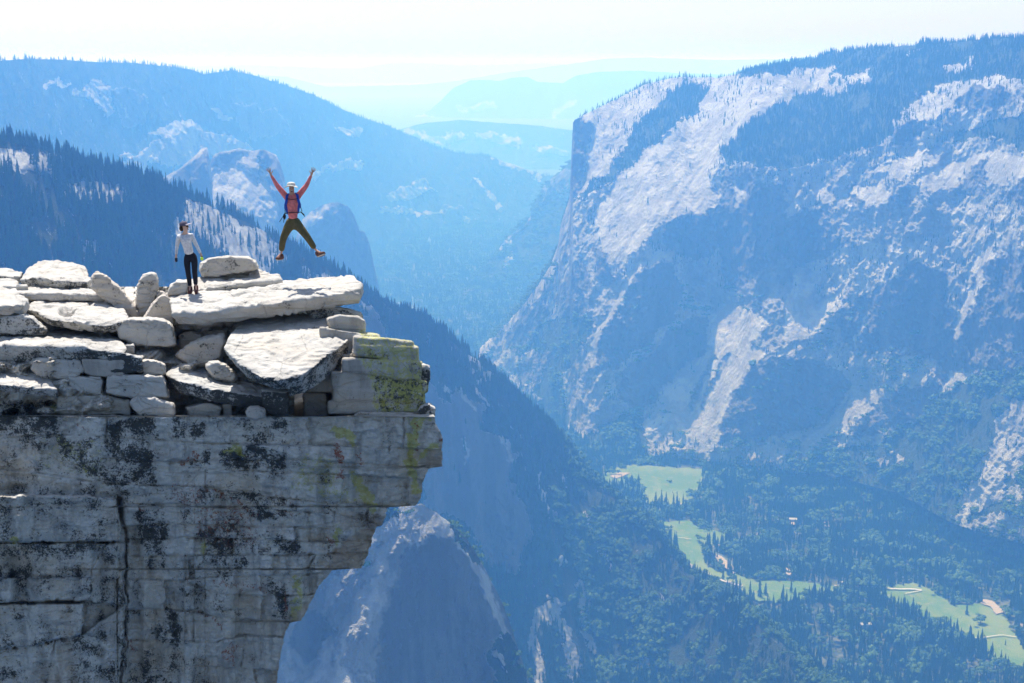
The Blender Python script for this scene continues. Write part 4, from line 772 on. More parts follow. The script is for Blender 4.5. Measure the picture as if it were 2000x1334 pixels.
rock('flat-bottomed rounded boulder on top of the slabs, right of the woman', [block([(390, 528), (393, 514), (408, 506), (445, 501), (485, 503), (500, 511), (505, 523), (450, 536), (410, 541), (394, 539)], 34.2, 1.2, .06)], mat=G_clean, vox=.03, amp=.04, seed=8.1)
rock('great tilted bright slab with lichened near edge, in front of the dark gap', [slab([(436, 680, 30.1), (446, 660, 30.6), (470, 628, 32.3), (482, 618, 32.8), (560, 609, 33.4), (620, 614, 33.2), (690, 637, 31.8), (672, 660, 30.8), (630, 703, 29.6), (588, 735, 29.0), (545, 744, 28.8), (508, 737, 28.9), (468, 712, 29.4)], .24, .2), slab([(560, 700, 30.2), (690, 640, 31.6), (700, 648, 31.3), (676, 668, 30.6), (630, 706, 29.7), (588, 736, 29.1), (560, 742, 29.0)], .42, .25)],
     'slab', 'rock_slab', G_mid, vox=.034, amp=.035, seed=9.4, strata=.008)
rock('speckled tilted slab dipping to the right below the small leaning boulder', [slab([(324, 732, 30.5), (340, 712, 31.2), (372, 714, 31.3), (430, 735, 31), (500, 752, 30.6), (556, 768, 30.3), (562, 782, 29.9), (480, 770, 29.8), (420, 762, 29.7), (350, 745, 29.9)], .30, .1)], 'slab', 'rock_slab', G_dark, vox=.032, amp=.04, seed=10.2)
rock('leaning boulder with a mossy yellow right side, before the dark gap', [block([(342, 694), (352, 682), (372, 671), (402, 660), (436, 655), (442, 668), (432, 700), (402, 713), (366, 714)], 30.9, .9, .14)], mat=G_warm, vox=.03, amp=.045, seed=11.7)
rock('small rounded stone wedged between the great slab and the speckled slab', [block([(402, 716), (410, 707), (425, 706), (445, 716), (464, 736), (455, 748), (420, 738)], 30.3, .6)], mat=G_clean, vox=.028, amp=.03, seed=12.7)
rock('little tan stone sitting on the cliff lip', [block([(481, 804), (488, 795), (505, 794), (517, 802), (517, 815), (500, 821), (484, 815)], 29.25, .4, .2)], 'stone', 'stone', G_warm, vox=.022, amp=.02, seed=13.7)
rock('short lichened block under the right end of the speckled slab', [block([(512, 762), (560, 765), (562, 812), (545, 817), (516, 800)], 29.7, .6, .05)], 'block', 'rock_block', G_dark, vox=.028, amp=.03, seed=14.7)
rock('squared block with rounded top in the middle of the rubble', [block([(227, 640), (238, 627), (260, 622), (320, 624), (336, 634), (346, 674), (330, 678), (268, 674), (232, 660)], 31.2, 1.3, .07)], 'block', 'rock_block', G_clean, vox=.03, amp=.03, seed=15.7)
def hole(me):
    n = len(me.vertices); V = np.empty(n*3, np.float32); me.vertices.foreach_get('co', V); V = V.reshape(-1, 3); c = at(130, 607, 32.2); px, py, _ = project(V)
    for (hx, hy, rx, ry, dp) in ((130, 608, 14, 8.5, .24), (178, 595, 9, 2.5, .06), (96, 600, 10, 4, .04)):
        r = np.hypot((px-hx)/rx, (py-hy)/ry); V[:, 2] -= dp*np.clip(1.25-r, 0, .8)/.8*(V[:, 2] > V[:, 2].min()+.1)
    me.vertices.foreach_set('co', V.ravel()); me.update()
rock('broad bright slab with a round weathered pit in its top', [slab([(52, 603, 32.3), (62, 592, 33.2), (110, 583, 34.4), (190, 584, 34.4), (238, 598, 33.4), (250, 622, 31.8), (236, 632, 31.2), (204, 638, 31.0), (150, 630, 31.1), (100, 625, 31.3), (92, 612, 31.9), (66, 607, 32)], .17, .15)],
     'slab', 'rock_slab', G_mid, vox=.03, amp=.04, seed=16.7, edit=hole)
rock('large flat-topped pale boulder, highest at the far left', [slab([(40, 546, 34.5), (50, 528, 35.6), (75, 513, 36.8), (110, 510, 37), (142, 512, 36.8), (164, 524, 36), (180, 546, 34.9), (168, 553, 34.4), (115, 548, 34.1), (70, 543, 34.3)], .30, .1)], mat=G_mid, vox=.034, amp=.06, seed=17.7)
rock('leaning plank of grey rock propped beside the standing stone', [block([(180, 560), (182, 534), (194, 532), (226, 556), (262, 598), (271, 621), (247, 619), (216, 590), (191, 570)], 33.2, .45, .08)], 'plank', 'rock_plank', G_warm, vox=.028, amp=.03, seed=18.7, strata=.03)
rock('upright standing stone with a rounded tip', [block([(264, 596), (268, 556), (279, 539), (292, 533), (304, 535), (309, 548), (309, 568), (301, 590), (286, 614), (271, 622)], 33.4, .55, .1)], 'stone', 'standing_stone', G_clean, vox=.026, amp=.03, seed=19.7)
rock('pointed wedge rock leaning right of the standing stone', [block([(280, 624), (296, 596), (310, 580), (322, 574), (332, 584), (340, 602), (341, 634), (310, 628)], 32.4, .8, .1)], mat=G_warm, vox=.028, amp=.035, seed=20.7)
rock('small knob showing behind the tip of the wedge rock', [block([(305, 590), (307, 574), (316, 568), (325, 576), (326, 592)], 33.4, .4)], 'stone', 'stone', G_warm, vox=.025, amp=.02, seed=21.7)
rock('pale boulder cut by the left picture edge, below the flat ledge', [slab([(-40, 590, 31.3), (-30, 566, 32.8), (0, 560, 33.2), (30, 570, 32.7), (54, 586, 31.9), (46, 596, 31.3), (0, 598, 31)], .2, .1)], mat=G_clean, vox=.03, amp=.04, seed=22.7)
rock('low grey boulder at the left edge on the wide slab', [block([(-25, 640), (-10, 622), (20, 616), (44, 614), (62, 620), (92, 644), (88, 652), (50, 656), (-20, 652)], 31.2, 1.0, .12)], mat=G_mid, vox=.028, amp=.04, seed=23.7)
rock('wide dark-edged slab across the lower left', [slab([(-60, 676, 30.4), (-60, 646, 32.6), (60, 638, 33.4), (140, 642, 33), (232, 660, 31.6), (246, 682, 30.3), (240, 692, 30.0), (160, 678, 30.1), (80, 672, 30.3), (40, 678, 30.3)], .30, .1)], 'slab', 'rock_slab', G_mid, vox=.034, amp=.035, seed=24.7, strata=.02)
rock('speckled block at the right end of the wide slab', [block([(210, 692), (240, 690), (277, 697), (279, 726), (240, 730), (212, 728)], 30.0, .7, .04)], 'block', 'rock_block', G_dark, vox=.028, amp=.025, seed=25.7)
rock('pale stone under the right end of the wide slab', [block([(244, 675), (262, 673), (262, 690), (244, 692)], 30.9, .5, .05)], 'stone', 'stone', G_clean, vox=.025, amp=.02, seed=26.7)
rock('bright low slab at the far left above the cliff', [slab([(-60, 745, 29.6), (-60, 722, 30.6), (20, 722, 30.7), (84, 725, 30.6), (100, 745, 30.0), (112, 762, 29.6), (60, 757, 29.5)], .16, .1)], 'slab', 'rock_slab', G_mid, vox=.03, amp=.03, seed=27.7)
rock('long thin ledge slab behind the pitted slab', [slab([(10, 572, 33.5), (30, 562, 34.4), (120, 562, 34.6), (202, 568, 34.4), (204, 577, 33.7), (100, 575, 33.4)], .13)], 'slab', 'rock_slab', G_clean, vox=.03, amp=.03, seed=28.7, strata=.03)
rock('flat slab at the upper left picture edge', [slab([(-50, 540, 35.4), (-50, 528, 36.5), (10, 524, 37), (44, 532, 36), (38, 540, 35.2)], .16)], 'slab', 'rock_slab', G_mid, vox=.034, amp=.03, seed=29.7)
rock('lower flat slab beneath the one at the upper left edge', [slab([(-50, 556, 34.2), (-50, 545, 35), (20, 544, 35.2), (36, 550, 34.9), (34, 560, 34.1)], .16)], 'slab', 'rock_slab', G_clean, vox=.03, amp=.03, seed=30.7)
rock('small square stone under the flat-topped boulder', [block([(33, 558), (53, 557), (54, 568), (34, 568)], 33.9, .4, .05)], 'stone', 'stone', G_clean, vox=.025, amp=.015, seed=31.7)
rock('low outcrop between the plank and the standing stone', [block([(240, 600), (252, 586), (268, 584), (275, 600), (270, 620), (245, 620)], 34.4, .6, .1)], 'stone', 'stone', G_warm, vox=.03, amp=.03, seed=32.7)
G_over = granite('overhang granite', cliff=True, tint=(.52, .50, .46), warm=.45)
def lichen_over(me):
    n = len(me.vertices); V = np.empty(n*3, np.float32); me.vertices.foreach_get('co', V); V = V.reshape(-1, 3); px, py, _ = project(V)
    w1 = 8*fbm(px/14, py/14, 2.2, 3)
    z = inpoly(px+w1, py+w1, [(700, 640), (850, 640), (860, 820), (735, 820), (722, 740), (700, 700)])
    for nm, A in (('black', np.where(z, .55, .15)+.5*inpoly(px+w1, py+w1, [(730, 735), (840, 745), (840, 800), (740, 800)])), ('yellow', np.where(z, .62, .1)), ('orange', 0*px+.02), ('brown', np.where(z, 0, .35))):
        a = me.attributes.new(nm, 'FLOAT', 'POINT'); a.data.foreach_set('value', A.astype(np.float32))
def course(L_, R_, tl, tr, bl, br, Yf, d=3.5, jut=0.0):
    return block([(L_, tl), (R_, tr), (R_-jut, br), (L_, bl)], Yf, d, .015)
ov = [course(690, 806, 656, 668, 693, 704, 30.12), course(694, 816, 672, 678, 694, 705, 30.06),
      course(668, 822, 699, 708, 724, 743, 30.0), course(646, 834, 725, 744, 754, 764, 30.07), course(650, 828, 755, 766, 782, 784, 30.0), course(640, 830, 783, 785, 808, 804, 30.05, jut=8), course(590, 700, 700, 690, 766, 764, 30.6), course(625, 740, 640, 655, 705, 705, 30.8)]
rock('massive overhanging block in courses, yellow-green with lichen, at the tip of the outcrop', ov, 'block', 'rock_block', G_over, vox=.034, amp=.03, seed=33.7, smooth=2, strata=.012, edit=lichen_over, terr=0)
rock('squared lichened block on top of the overhang, right of the great slab', [block([(640, 624), (662, 616), (700, 620), (713, 628), (714, 655), (690, 664), (650, 650)], 31.0, 1.2, .04)], 'block', 'rock_block', G_over, vox=.03, amp=.03, seed=34.7, edit=lichen_over, terr=0)
rock('thin rough block between the woman\'s slab and the squared block', [block([(596, 606), (620, 599), (680, 604), (706, 612), (707, 624), (660, 626), (610, 622)], 32.6, 1.2, .05)], 'block', 'rock_block', G_mid, vox=.03, amp=.03, seed=35.7)
rock('crumbly knob on the right edge of the overhang', [block([(818, 722), (826, 712), (837, 715), (839, 742), (834, 754), (822, 750)], 30.3, .6, .1)], 'stone', 'stone', G_mid, vox=.024, amp=.03, seed=36.7)
rock('loose stone on the outermost lip of the cliff', [block([(815, 806), (822, 794), (838, 789), (850, 798), (850, 811), (832, 814)], 29.7, .6, .1)], 'stone', 'stone', G_mid, vox=.024, amp=.03, seed=37.7)
rock('flat block under the overhang on the cliff lip', [block([(690, 812), (700, 806), (780, 806), (845, 812), (846, 826), (700, 828)], 29.75, 1.5, .03), block([(800, 812), (846, 813), (848, 828), (800, 830)], 29.6, 1, .03)], 'slab', 'rock_slab', G_warm, vox=.028, amp=.02, seed=38.7)
rock('dark upright block deep in the hollow under the overhang', [block([(592, 770), (636, 768), (640, 812), (596, 812)], 31.0, .8, .03)], 'block', 'rock_block', G_warm, vox=.03, amp=.02, seed=39.7)
rock('narrow prop stone under the speckled slab', [block([(434, 790), (452, 789), (454, 812), (436, 812)], 30.2, .4, .05)], 'stone', 'stone', G_over, vox=.024, amp=.015, seed=40.7, edit=lichen_over, terr=0)
rock('shadowed blocky stone in the gap below the woman\'s slab', [block([(350, 655), (372, 648), (395, 655), (392, 680), (352, 680)], 32.2, .6, .06)], 'stone', 'stone', G_warm, vox=.028, amp=.03, seed=41.7)
rock('shadowed flat stone at the back of the gap below the woman\'s slab', [block([(398, 650), (440, 646), (448, 668), (402, 674)], 32.6, .6, .06)], 'stone', 'stone', G_warm, vox=.03, amp=.03, seed=42.7)

rock('grey wall block below the wide slab, under its left half', [block([(70, 700), (120, 704), (158, 703), (168, 722), (150, 736), (118, 733), (84, 738), (60, 720)], 30.1, .8, .05)], 'block', 'rock_block', G_clean, vox=.028, amp=.03, seed=43.7)
rock('grey wall block with a yellow patch below the wide slab', [block([(160, 702), (200, 705), (244, 703), (236, 722), (242, 736), (180, 734), (165, 728)], 30.0, .8, .03)], 'block', 'rock_block', G_over, vox=.028, amp=.02, seed=44.7, edit=lichen_over, terr=0)
rock('pale rounded block right of the speckled block end', [block([(276, 705), (300, 703), (322, 712), (324, 730), (300, 733), (278, 732)], 30.2, .8, .06)], 'block', 'rock_block', G_clean, vox=.028, amp=.03, seed=45.7)
rock('slanting grey block in the middle course of the ledge wall, left', [block([(132, 738), (195, 735), (202, 745), (196, 768), (140, 760)], 30.0, .7, .03)], 'block', 'rock_block', G_clean, vox=.028, amp=.03, seed=46.7)
rock('sunlit fractured block in the middle course of the ledge wall, right', [block([(212, 738), (260, 733), (318, 736), (330, 775), (270, 776), (206, 768)], 29.9, .8, .03)], 'block', 'rock_block', G_clean, vox=.028, amp=.05, seed=47.7)
rock('crumpled bright rock at the foot of the ledge wall', [block([(254, 785), (270, 776), (300, 778), (338, 790), (342, 811), (276, 812), (262, 798)], 29.7, .6, .1)], 'stone', 'stone', G_clean, vox=.024, amp=.06, seed=48.7)
rock('low smooth shadowed block at the foot of the ledge wall', [block([(112, 775), (200, 772), (255, 782), (256, 810), (112, 806)], 30.1, .7, .02)], 'block', 'rock_block', G_clean, vox=.03, amp=.02, seed=49.7)
rock('flat shadowed stone on the ledge under the speckled slab', [block([(362, 796), (410, 786), (432, 795), (430, 811), (368, 811)], 30.1, .6, .06)], 'stone', 'stone', G_clean, vox=.028, amp=.03, seed=50.7)

# ---------------------------------------------------------------- small works of man on the valley floor
def bx(name, c, s, mat, parent, top=None, rot=0):
    x, y, z = s; V = [(-x, -y, 0), (x, -y, 0), (x, y, 0), (-x, y, 0)]; k = top or 1
    V += [(-x*k, -y*k, z), (x*k, -y*k, z), (x*k, y*k, z), (-x*k, y*k, z)]
    me = bpy.data.meshes.new(name); me.from_pydata([(a+c[0], b+c[1], d+c[2]) for a, b, d in V], [], [(0, 3, 2, 1), (4, 5, 6, 7), (0, 1, 5, 4), (1, 2, 6, 5), (2, 3, 7, 6), (3, 0, 4, 7)]); me.materials.append(mat)
    o = bpy.data.objects.new(name, me); col.objects.link(o); o.parent = parent; return o
CARC = [flat('car paint '+n, c, .35, .03) for n, c in (('white', (.78, .78, .78)), ('silver', (.45, .46, .48)), ('dark', (.05, .06, .08)), ('red', (.35, .05, .04)))]
M_glass = flat('car glass', (.03, .035, .04), .1); M_wall = flat('cabin wall', (.30, .23, .17)); M_roof = flat('pale metal roof', (.40, .40, .38), .6)
cn = ['white', 'silver', 'dark', 'red']
RD = np.array([(1344, 1106), (1360, 1117), (1380, 1127), (1400, 1135), (1420, 1142), (1440, 1147.5)], float)
for k in range(26):
    u = k/25*5; i = min(4, int(u)); q = RD[i]+(RD[i+1]-RD[i])*(u-i); p = floor_pt(q[0], q[1]-.8); p2 = floor_pt(*(q+(RD[i+1]-RD[i])*.1)); ci = [0, 1, 0, 2, 0, 1, 3, 0, 1, 2][k % 10]
    o = bpy.data.objects.new('parked_car', None); col.objects.link(o); o.location = (p[0], p[1], FLOOR+9.1); o.rotation_euler = (0, 0, math.atan2(p2[1]-p[1], p2[0]-p[0]))
    bx('body', (0, 0, .3), (2.3, .95, .75), CARC[ci], o, .95); bx('cabin', (-.2, 0, 1.05), (1.3, .82, .55), M_glass, o, .78)
    for wx_ in (-1.45, 1.45):
        for wy in (-.9, .9): bx('wheel', (wx_, wy, 0), (.32, .12, .62), M_glass, o, .8)
    tag(o, cn[ci]+' car parked in the long line beside the meadow road', 'car', 'cars parked along the meadow road')
def cabin(px, py, w_, d_, h_, rot, label):
    p = floor_pt(np.array(px, float), np.array(py, float)); o = bpy.data.objects.new('cabin', None); col.objects.link(o); o.location = (p[0], p[1], FLOOR+1); o.rotation_euler = (0, 0, rot)
    bx('wall', (0, 0, 0), (w_, d_, h_), M_wall, o); r = w_+1.5; e = d_+1.5
    me = bpy.data.meshes.new('roof'); me.from_pydata([(-r, -e, h_+.02), (r, -e, h_+.02), (r, e, h_+.02), (-r, e, h_+.02), (-r, 0, h_+4), (r, 0, h_+4)], [], [(0, 1, 5, 4), (2, 3, 4, 5), (0, 4, 3), (1, 2, 5), (0, 3, 2, 1)]); me.materials.append(M_roof)
    ro = bpy.data.objects.new('roof', me); col.objects.link(ro); ro.parent = o
    for xx in (-.5, .5): bx('window', (xx*w_, -d_-.03, 1.2), (1.0, .03, 1.2), M_glass, o)
    tag(o, label, 'building')
cabin(1690, 1229, 13, 6, 14, .1, 'pale-roofed building in a gap of the forest below the right meadow')
cabin(1547, 1022, 14, 7, 14, -.1, 'pale-roofed building deep in the forest above the river bend')
cabin(1518, 1024, 7, 5, 13, .3, 'small pale-roofed building left of the larger one in the forest above the river')
# ---------------------------------------------------------------- people
def skin_mesh(name, J, chains, mat, parent=None, sub=2, extra=None):
    """one smooth surface grown round joints: J = {joint: (xyz, radius or (rx, ry))}"""
    names = []; [names.append(j) for ch in chains for j in ch if j not in names]
    me = bpy.data.meshes.new(name); E = [(names.index(a), names.index(b)) for ch in chains for a, b in zip(ch, ch[1:])]
    me.from_pydata([tuple(J[j][0]) for j in names], E, []); o = bpy.data.objects.new(name, me); col.objects.link(o)
    md = o.modifiers.new('s', 'SKIN'); md.use_smooth_shade = True
    for i, j in enumerate(names):
        r = J[j][1]; v = me.skin_vertices[0].data[i]; v.radius = (r, r) if not isinstance(r, tuple) else r; v.use_root = (i == 0)
    s = o.modifiers.new('u', 'SUBSURF'); s.levels = sub; s.render_levels = sub
    dg = bpy.context.evaluated_depsgraph_get(); m2 = bpy.data.meshes.new_from_object(o.evaluated_get(dg)); o.modifiers.clear(); o.data = m2; bpy.data.meshes.remove(me); m2.name = name
    m2.materials.clear(); m2.materials.append(mat); m2.polygons.foreach_set('use_smooth', np.ones(len(m2.polygons), bool))
    if parent: o.parent = parent; o.matrix_parent_inverse = Matrix.Translation(-parent.location)
    return o
def blob(name, c, r, mat, parent, fn=None, seg=20, rot=None):
    bm = bmesh.new(); bmesh.ops.create_uvsphere(bm, u_segments=seg, v_segments=seg//2+2, radius=1)
    for v in bm.verts:
        if fn: v.co = Vector(fn(*v.co))
        v.co = Vector((v.co.x*r[0], v.co.y*r[1], v.co.z*r[2]))
        if rot: v.co = rot @ v.co
        v.co += Vector(c)
    me = bpy.data.meshes.new(name); bm.to_mesh(me); bm.free(); me.materials.append(mat); me.polygons.foreach_set('use_smooth', np.ones(len(me.polygons), bool))
    o = bpy.data.objects.new(name, me); col.objects.link(o)
    if parent: o.parent = parent; o.matrix_parent_inverse = Matrix.Translation(-parent.location)
    return o
def cloth(name, c, fold=.35, speck=None, scale=18):
    t = NT(name); P = t.pos(); n = t.noise(scale, 4, .6, P); k = t.mix(t.ramp(n, .3, .7), tuple(x*.78 for x in c), tuple(min(1, x*1.12) for x in c))
    if speck: k = t.mix(t.ramp(t.noise(60, 2, .6, P), .5, .6), k, speck)
    t.bump(t.noise(14, 3, .6, t.pos((1, 1, .6)), 1.2), .03, fold); return t.color(k)
K_skin = flat('skin', (.52, .29, .20), .55, .06, 20); K_skin2 = flat('lighter skin', (.58, .36, .27), .55, .06, 20)
K_pink = cloth('coral shirt fabric', (.74, .20, .19)); K_olive = cloth('olive trouser fabric', (.115, .095, .04), .8, scale=9); K_boot = cloth('brown boot leather', (.15, .065, .045)); K_sole = flat('pale boot sole', (.5, .46, .4))
K_hat = cloth('pale sun hat fabric', (.62, .60, .53)); K_blue = cloth('royal blue strap padding', (.02, .07, .38)); K_blk = cloth('black webbing', (.02, .022, .028)); K_dark = flat('dark hair', (.035, .022, .018), .6)
K_white = cloth('pale flecked knit', (.66, .66, .68), .5, (.42, .42, .47)); K_leg = cloth('black leggings', (.012, .013, .02), .3); K_cap = cloth('grey-violet cap', (.10, .09, .13)); K_visor = cloth('pale cap brim', (.40, .36, .42)); K_tan = cloth('mauve-brown boots', (.13, .055, .05))
K_lens = flat('dark lens', (.01, .01, .012), .2); K_lime = flat('lime yellow plastic', (.55, .80, .06), .4, .05); K_mouth = flat('open mouth', (.12, .02, .02), .5); K_teeth = flat('teeth', (.75, .73, .68), .4)
def A(px, py, Y): return Vector(at(px, py, Y).tolist())
def hand(J, key, wrist, tip_dir, side, up, size=.19, curl=.15, spread=.28):
    """joints of a palm, four unequal fingers and a thumb; returns chains"""
    d = tip_dir.normalized(); s = side.normalized(); n = d.cross(s).normalized(); ch = []
    J[key+'p'] = (wrist+d*size*.22, (.030, .018)); J[key+'k'] = (wrist+d*size*.46, (.036, .013)); ch.append([key+'w', key+'p', key+'k'])
    for i, (o, ln) in enumerate(((-.9, .40), (-.32, .50), (.28, .47), (.85, .36))):
        b = wrist+d*size*.48+s*o*.030; dd = (d+s*o*spread).normalized()
        a1 = b+dd*size*ln*.45+n*curl*.02; a2 = b+dd*size*ln*.8+n*curl*.06; a3 = b+dd*size*ln*1.02+n*curl*.12
        for q, (pt, r) in enumerate(((b, .0095), (a1, .009), (a2, .008), (a3, .0068))): J[f'{key}f{i}{q}'] = (pt, r)
        ch.append([key+'k']+[f'{key}f{i}{q}' for q in range(4)])
    b = wrist+d*size*.20+s*up*.030; t1 = b+(d*.6+s*up)*size*.17; t2 = t1+(d*.9+s*up*.6)*size*.15
    J[key+'t0'] = (b, .013); J[key+'t1'] = (t1, .0105); J[key+'t2'] = (t2, .008); ch.append([key+'p', key+'t0', key+'t1', key+'t2'])
    return ch
def root(name, loc, label, group=None):
    o = bpy.data.objects.new(name, None); col.objects.link(o); o.location = loc; tag(o, label, 'person', group); bpy.context.view_layer.update(); return o
# ---- the jumper
Y0 = 33.3
man = root('person', A(572, 505, Y0), 'person in coral shirt and pale sun hat caught mid-jump, arms and legs flung wide')
J = {'pel': (A(572.5, 431, Y0), (.135, .10)), 'wai': (A(572, 418, Y0), (.125, .095)), 'che': (A(571, 398, Y0), (.155, .11)), 'cl': (A(570.5, 385, Y0), (.12, .085)),
     'nk': (A(570, 379, Y0-.02), .055), 'jaw': (A(569.7, 373.5, Y0-.06), (.062, .066)), 'hd': (A(569.5, 366, Y0-.04), (.075, .088)), 'crn': (A(569.3, 360.5, Y0-.03), (.066, .08)),
     'sl': (A(559, 384, Y0), .062), 'el': (A(541, 362, Y0-.05), .042), 'lw': (A(529, 341.5, Y0-.12), .026),
     'sr': (A(583, 382, Y0), .062), 'er': (A(599, 362, Y0-.05), .042), 'rw': (A(608.5, 341, Y0-.12), .026),
     'hl': (A(565, 437, Y0), .088), 'kl': (A(553, 466, Y0-.10), .058), 'al': (A(549.5, 495, Y0+.02), .040), 'tl': (A(541, 503, Y0-.10), .035),
     'hr': (A(581, 437, Y0), .088), 'kr': (A(601.5, 465, Y0-.10), .058), 'ar': (A(617, 488.5, Y0+.02), .040), 'tr': (A(627, 494.5, Y0-.08), .035),
     'ns': (A(569.5, 368.5, Y0-.145), .013)}
chs = [['pel', 'wai', 'che', 'cl', 'nk', 'jaw', 'hd', 'crn'], ['cl', 'sl', 'el', 'lw'], ['cl', 'sr', 'er', 'rw'], ['pel', 'hl', 'kl', 'al', 'tl'], ['pel', 'hr', 'kr', 'ar', 'tr'], ['hd', 'ns']]
chs += hand(J, 'l', J['lw'][0], A(524.5, 331, Y0-.16)-J['lw'][0], Vector((1, 0, .35)), 1, spread=.45)
chs += hand(J, 'r', J['rw'][0], A(613, 329, Y0-.16)-J['rw'][0], Vector((1, 0, -.3)), -1, spread=.45)
for k in ('pel', 'wai', 'hl', 'hr', 'kl', 'kr', 'al', 'ar', 'tl', 'tr', 'che', 'sl', 'sr', 'el', 'er'): JB = J; r_ = J[k][1]; J[k+'_'] = J[k]; J[k] = (J[k][0], tuple(x*.66 for x in r_) if isinstance(r_, tuple) else r_*.66)
skin_mesh('body', J, chs, K_skin, man)
for k in [k for k in J if k.endswith('_')]: J[k[:-1]] = J[k]
def fat(keys, f, J=J): return {k: (J[k][0], tuple(x*f for x in J[k][1]) if isinstance(J[k][1], tuple) else J[k][1]*f) for k in keys}
C = fat(['wai', 'che', 'cl', 'sl', 'el', 'sr', 'er'], 1.17); C['hem'] = (A(572.5, 429.5, Y0), (.168, .13)); C['top'] = (A(570.2, 381.5, Y0), .068)
C['l9'] = (J['lw'][0].lerp(J['el'][0], .06), .036); C['r9'] = (J['rw'][0].lerp(J['er'][0], .06), .036); C['lm'] = (J['lw'][0].lerp(J['el'][0], .5), .043); C['rm'] = (J['rw'][0].lerp(J['er'][0], .5), .043)
C['el'] = (C['el'][0], .058); C['er'] = (C['er'][0], .058); C['sl'] = (C['sl'][0], .082); C['sr'] = (C['sr'][0], .082)
skin_mesh('shirt', C, [['hem', 'wai', 'che', 'cl', 'top'], ['cl', 'sl', 'el', 'lm', 'l9'], ['cl', 'sr', 'er', 'rm', 'r9']], K_pink, man)
C = {'pel': (A(572.6, 431, Y0), (.170, .128)), 'top': (A(572.6, 421.5, Y0), (.145, .11)), 'hl': (A(564.5, 440, Y0), .118), 'hr': (A(581.5, 440, Y0), .118), 'kl': (J['kl'][0], .086), 'kr': (J['kr'][0], .086),
     'ml': (A(550.5, 481, Y0-.02), .080), 'mr': (A(610, 478, Y0-.03), .078), 'cl': (A(549.5, 491.5, Y0+.02), .070), 'cr': (A(615, 485.5, Y0+.02), .068), 'tl': (A(558.5, 453, Y0-.06), .104), 'tr': (A(591, 451, Y0-.06), .104)}
skin_mesh('trousers', C, [['top', 'pel', 'hl', 'tl', 'kl', 'ml', 'cl'], ['pel', 'hr', 'tr', 'kr', 'mr', 'cr']], K_olive, man)
for k, (a, h, t) in {'l': ((549.3, 495), (551, 503.5), (539.5, 506)), 'r': ((617.5, 489.5), (621, 498.5), (634.5, 494.5))}.items():
    Y1 = Y0; B = {'a': (A(*a, Y1), .062), 'h': (A(*h, Y1+.03), (.060, .062)), 'm': (A((h[0]+t[0])/2, (h[1]+t[1])/2-.5, Y1-.08), (.06, .055)), 't': (A(*t, Y1-.17), (.052, .042))}
    bt = skin_mesh('boot', B, [['a', 'h', 'm', 't']], K_boot, man)
    So = {'h': (A(h[0], h[1]+2.6, Y1+.03), (.045, .02)), 'm': (A((h[0]+t[0])/2, (h[1]+t[1])/2+2.4, Y1-.08), (.048, .018)), 't': (A(t[0], t[1]+1.5, Y1-.18), (.040, .018))}
    skin_mesh('sole', So, [['h', 'm', 't']], K_sole, bt)
hc = A(568.6, 361, Y0-.02)
blob('hat', hc, (.098, .108, .088), K_hat, man, lambda x, y, z: (x*(1 if z > -.15 else 1.0), y, max(z, -.25) if z < .55 else .55+(z-.55)*.5))
br = blob('hat_brim', A(568.4, 362.6, Y0-.03), (.155, .17, .018), K_hat, man, lambda x, y, z: (x, y, z-2.6*(x*x)+.8*(y < 0)*y*y), 28)
tag(br, 'drooping hat brim')
for sx in (-2.3, 2.3): blob('eye', A(569.6+sx, 367.6, Y0-.125), (.012, .008, .007), K_lens, man, None, 10)
mo = blob('mouth', A(569.8, 373.6, Y0-.128), (.024, .010, .019), K_mouth, man, None, 12); blob('teeth', A(569.8, 372.6, Y0-.137), (.018, .005, .005), K_teeth, mo, None, 10)
# rucksack: pack behind, straps over the shoulders, belts and loose ends
pk = blob('rucksack', A(571, 399, Y0+.22), (.17, .13, .27), K_blue, man, lambda x, y, z: (np.sign(x)*abs(x)**.6, np.sign(y)*abs(y)**.6, np.sign(z)*abs(z)**.7))
for sd, pts in ((-1, [(562.5, 378, .03), (560.5, 382, -.13), (559.5, 392, -.165), (557.5, 401, -.13), (556.5, 408, .02)]), (1, [(578, 376.5, .03), (580.5, 381, -.13), (582.5, 391, -.165), (585.5, 400, -.13), (587, 406, .02)])):
    skin_mesh('shoulder_strap', {str(i): (A(x, y, Y0+dy), (.034 if i < 4 else .018, .014)) for i, (x, y, dy) in enumerate(pts)}, [[str(i) for i in range(5)]], K_blue, man)
skin_mesh('chest_strap', {str(i): (A(x, y, Y0+dy), .008) for i, (x, y, dy) in enumerate([(559.5, 388, -.17), (571, 389.5, -.175), (582, 388, -.17)])}, [['0', '1', '2']], K_blk, man)
skin_mesh('hip_belt', {str(i): (A(x, y, Y0+dy), (.016, .011)) for i, (x, y, dy) in enumerate([(556, 418, .02), (560, 416, -.12), (572, 415, -.165), (584, 414.5, -.12), (588, 414, .02), (594, 421, .02)])}, [[str(i) for i in range(6)]], K_blk, man)
for P in ([(557, 415, 0), (553, 422, .02), (548, 430, .05), (545.5, 433.5, .05)], [(557, 417, 0), (555, 426, .05), (553.5, 435, .08)], [(587, 405, 0), (589, 409, .02), (589.8, 413.5, .02)], [(588, 414, 0), (592, 417, .02), (594.3, 420, .02), (594.5, 424, .02)], [(557, 406, 0), (556.5, 411, .0), (557, 416, .02)]):
    skin_mesh('loose_strap', {str(i): (A(x, y, Y0+dy), .0085) for i, (x, y, dy) in enumerate(P)}, [[str(i) for i in range(len(P))]], K_blk, man, 1)
blob('dangling_bag', A(555.5, 423, Y0+.08), (.035, .035, .07), K_blk, man, None, 12)
